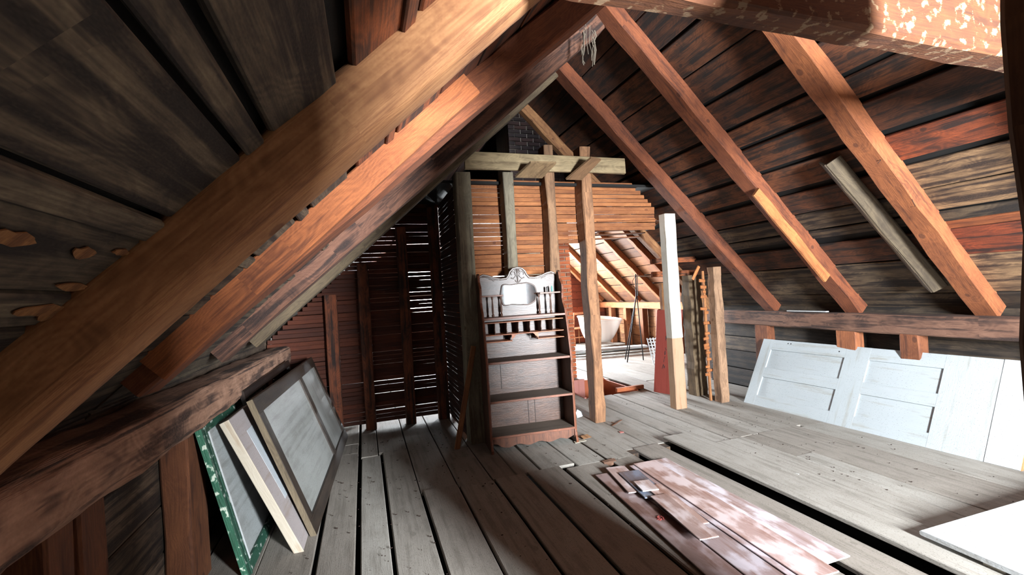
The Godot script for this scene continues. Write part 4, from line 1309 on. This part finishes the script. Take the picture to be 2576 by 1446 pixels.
# ------------------------------------------------------------------ stair hatch beyond the doorway
func build_hatch() -> void:
	var t := thing("stair_hatch", "open floor hatch with pink and orange painted sides", "hatch", V(3.2, 0, 5.95))
	var pink := mat("paint", Color(0.82, 0.52, 0.47), 0.6, 0.15)
	var orange := mat("paint", Color(0.80, 0.40, 0.20), 0.6, 0.15)
	box_in(t, "side_board", Vector3(-0.42, -0.45, -0.47), Vector3(0.06, 0.05, -0.44), pink)
	box_in(t, "side_board", Vector3(0.06, -0.45, -0.47), Vector3(0.42, 0.03, -0.44), orange)
	box_in(t, "side_board", Vector3(0.40, -0.45, -0.44), Vector3(0.43, 0.01, 0.49), orange)
	box_in(t, "side_board", Vector3(-0.43, -0.45, -0.44), Vector3(-0.40, 0.01, 0.49), pink)
	box_in(t, "side_board", Vector3(-0.42, -0.45, 0.47), Vector3(0.42, -0.03, 0.49), pink)
	box_in(t, "bottom_board", Vector3(-0.42, -0.50, -0.45), Vector3(0.42, -0.45, 0.49), mat("oak"))
	box_in(t, "trim", Vector3(-0.44, 0.0, -0.60), Vector3(0.30, 0.02, -0.47), pink, 0.004)
	box_in(t, "kerb", Vector3(0.12, 0.0, 0.38), Vector3(0.56, 0.055, 0.43), mat("orange", Color(1.1, 1.0, 0.98)), 0.004)

# ------------------------------------------------------------------ small loose things
func scrap(called: String, poly: Array, at: Vector3, turn: Vector3, m: Material, label: String, category: String) -> void:
	var pv := PackedVector2Array()
	for p in poly:
		pv.append(Vector2(p[0], p[1]))
	var o := obj(called, plate_mesh(pv, 0.004), m, self, Transform3D(Basis.from_euler(turn), at))
	o.name = numbered(called)
	tag(o, label, category)

func build_small_things() -> void:
	var flat := Vector3(-PI / 2, 0, 0)
	var white := mat("paint", Color(1, 1, 1), 0.7, 0.0)
	var st := beam("stick", V(0.79, 0.0, 4.34), V(1.02, 0.985, 4.36), 0.055, 0.022, mat("tan", Color(0.85, 0.75, 0.68)), self, Vector3.LEFT, 3, 0.002)
	tag(st, "slim wooden stick leaning left of the bookcase", "stick")
	scrap("paper_scrap", [[-0.09, -0.012], [-0.03, -0.022], [0.04, -0.01], [0.09, -0.018], [0.085, 0.004], [0.03, 0.012], [-0.03, 0.01], [-0.085, 0.018]], V(2.93, 0.012, 2.52), Vector3(-PI / 2 + 0.06, 0.2, 0), white, "white paper scrap on the sunlit boards by the white door", "paper")
	scrap("paper_scrap", [[-0.06, -0.05], [0.05, -0.045], [0.06, 0.0], [0.02, 0.05], [-0.03, 0.02]], V(2.32, 0.03, 4.75), Vector3(-0.7, 0.3, 0.1), white, "crumpled white paper behind the foot of the doorway post", "paper")
	scrap("wood_chip", [[-0.05, -0.03], [0.05, -0.04], [0.06, 0.03], [-0.03, 0.035]], V(2.02, 0.018, 4.02), Vector3(-PI / 2 + 0.15, 0.3, 0), mat("tan"), "square wood offcut at the bookcase's foot", "offcut")
	scrap("paper_scrap", [[-0.07, -0.02], [0.06, -0.03], [0.07, 0.02], [-0.05, 0.03]], V(1.93, 0.006, 3.96), Vector3(-PI / 2, 0.2, 0), mat("floor", Color(1.15, 1.12, 1.05)), "torn beige paper beside the offcut at the bookcase's foot", "paper")
	scrap("paint_flake", [[-0.02, -0.02], [0.025, -0.015], [0.02, 0.02], [-0.01, 0.025]], V(2.42, 0.006, 4.0), flat, mat("paint", Color(1.0, 0.6, 0.55)), "small white and red flake on the boards near the doorway post", "flake")
	var red := Builder.new()
	for i in 9:
		var a := i * 2.4
		tube(red, [Vector3(0, 0.005, 0), Vector3(0.018 * cos(a), 0.018, 0.018 * sin(a)), Vector3(0.03 * cos(a + 0.5), 0.01, 0.03 * sin(a + 0.5))], 0.006, 5)
	var rd := obj("fluff", red.done(), mat("paint", Color(0.62, 0.25, 0.22), 0.9, 0.0), self, Transform3D(Basis.IDENTITY, V(1.70, 0.006, 2.41)))
	tag(rd, "small red tuft of fluff on the shadowed boards", "fluff")
	var sl := beam("loose_stick", V(4.78, 1.082, 3.99), V(4.78, 1.082, 3.52), 0.012, 0.05, white, self)
	tag(sl, "white slat lying on the right wall beam", "slat")
	var tw := Builder.new()
	tube(tw, [Vector3(-0.09, 0.008, 0.05), Vector3(-0.03, 0.012, 0.02), Vector3(0.03, 0.014, -0.02), Vector3(0.1, 0.01, -0.07)], 0.006, 6)
	tube(tw, [Vector3(-0.03, 0.012, 0.02), Vector3(-0.05, 0.015, -0.04)], 0.004, 5)
	var t2 := obj("twig", tw.done(), mat("oak", Color(1.1, 1.0, 0.9)), self, Transform3D(Basis.IDENTITY, V(2.55, 0.0, 4.28)))
	tag(t2, "broken twig on the boards in front of the doorway post", "twig")
	var rb := box("broken_brick", V(1.86, -0.03, 3.37), V(1.98, 0.012, 3.43), mat("stud_grey", Color(0.9, 0.72, 0.68)), self, 0.008, 2, 0.006)
	tag(rb, "crumbled pinkish chunk in the board gap beyond the laminate pile", "rubble")
	# grit and droppings scattered on the boards
	var r := RandomNumberGenerator.new()
	r.seed = 12
	var gm := MultiMesh.new()
	gm.transform_format = MultiMesh.TRANSFORM_3D
	var sp := SphereMesh.new()
	sp.radius = 0.006
	sp.height = 0.007
	sp.radial_segments = 6
	sp.rings = 3
	gm.mesh = sp
	gm.instance_count = 480
	for i in 480:
		var x := r.randf_range(-0.5, 0.9) if i < 260 else (r.randf_range(1.4, 2.17) if i < 330 else r.randf_range(2.95, 4.2))
		var d := r.randf_range(1.6, 5.0)
		var s := r.randf_range(0.25, 0.95)
		gm.set_instance_transform(i, Transform3D(Basis.from_euler(Vector3(0, r.randf() * TAU, 0)).scaled(Vector3(s * r.randf_range(0.8, 2.2), s, s)), V(x, 0.008, d)))
	var gi := MultiMeshInstance3D.new()
	gi.name = "grit"
	gi.multimesh = gm
	gi.material_override = mat("oak", Color(0.55, 0.5, 0.45), 0.9, 0.0)
	gi.set_meta("kind", "stuff")
	gi.set_meta("label", "dark grit scattered over the floorboards")
	gi.set_meta("category", "grit")
	add_child(gi)
	# pale patches where bark flaked off the near left roof boards
	var up_l := Vector3(-0.925, 1, 0).normalized()
	var flakes := thing("bark_patches", "pale flaked bark scraps on the left roof boards", "bark")
	var spots := [[-0.487, 0.86, 0.10, 0.03], [-0.49, 1.04, 0.07, 0.028], [-0.60, 1.12, 0.17, 0.03], [-0.61, 1.17, 0.09, 0.03], [-0.552, 1.13, 0.10, 0.02], [-0.477, 1.145, 0.06, 0.018]]
	for q in spots:
		var pv := PackedVector2Array()
		for k in 14:
			var a := TAU * k / 14.0
			pv.append(Vector2(cos(a) * q[2] * 0.5 * r.randf_range(0.75, 1.1), sin(a) * q[3] * 0.5 * r.randf_range(0.7, 1.2)))
		var px: float = q[0]
		var bs := Basis(Vector3(0, 0, -1), up_l.cross(Vector3(0, 0, -1)), up_l)
		obj("bark_scrap", plate_mesh(pv, 0.003), mat("tan", Color(0.85, 0.78, 0.66)), flakes, Transform3D(bs, V(px, ly(px, 0.174), q[1])))
	# cobwebs hanging at the ridge
	var webs := thing("cobweb", "dusty cobweb strands hanging below the ridge", "cobweb")
	var wm := StandardMaterial3D.new()
	wm.albedo_color = Color(0.42, 0.38, 0.33)
	wm.roughness = 1.0
	for k in 9:
		var b := Builder.new()
		var x0 := 1.76 + r.randf_range(-0.06, 0.07)
		var p := Vector3(x0, 3.46 + r.randf_range(-0.02, 0.06), -3.0 + r.randf_range(-0.05, 0.05))
		var pts := [p]
		for q in 5:
			p += Vector3(r.randf_range(-0.02, 0.015), -r.randf_range(0.02, 0.075), r.randf_range(-0.01, 0.01))
			pts.append(p)
		tube(b, pts, r.randf_range(0.0015, 0.005), 5)
		obj("strand", b.done(), wm, webs)
	# bent nails left in the bright rafter
	for q in [[3.53, 2.28, 2.16, -0.03], [3.865, 1.95, 2.16, 0.05]]:
		var b := Builder.new()
		tube(b, [Vector3(0, 0, -0.01), Vector3(0.0, 0, 0.02), Vector3(-0.05, q[3], 0.03)], 0.002, 5)
		var nl := obj("nail", b.done(), mat("oak", Color(0.5, 0.4, 0.35)), self, Transform3D(Basis.IDENTITY, V(q[0], q[1], q[2])))
		nl.name = numbered("bent_nail")
		tag(nl, "bent nail in the bright rafter, the upper one" if q[1] > 2.0 else "bent nail in the bright rafter, the lower one", "nail", "bent nails")
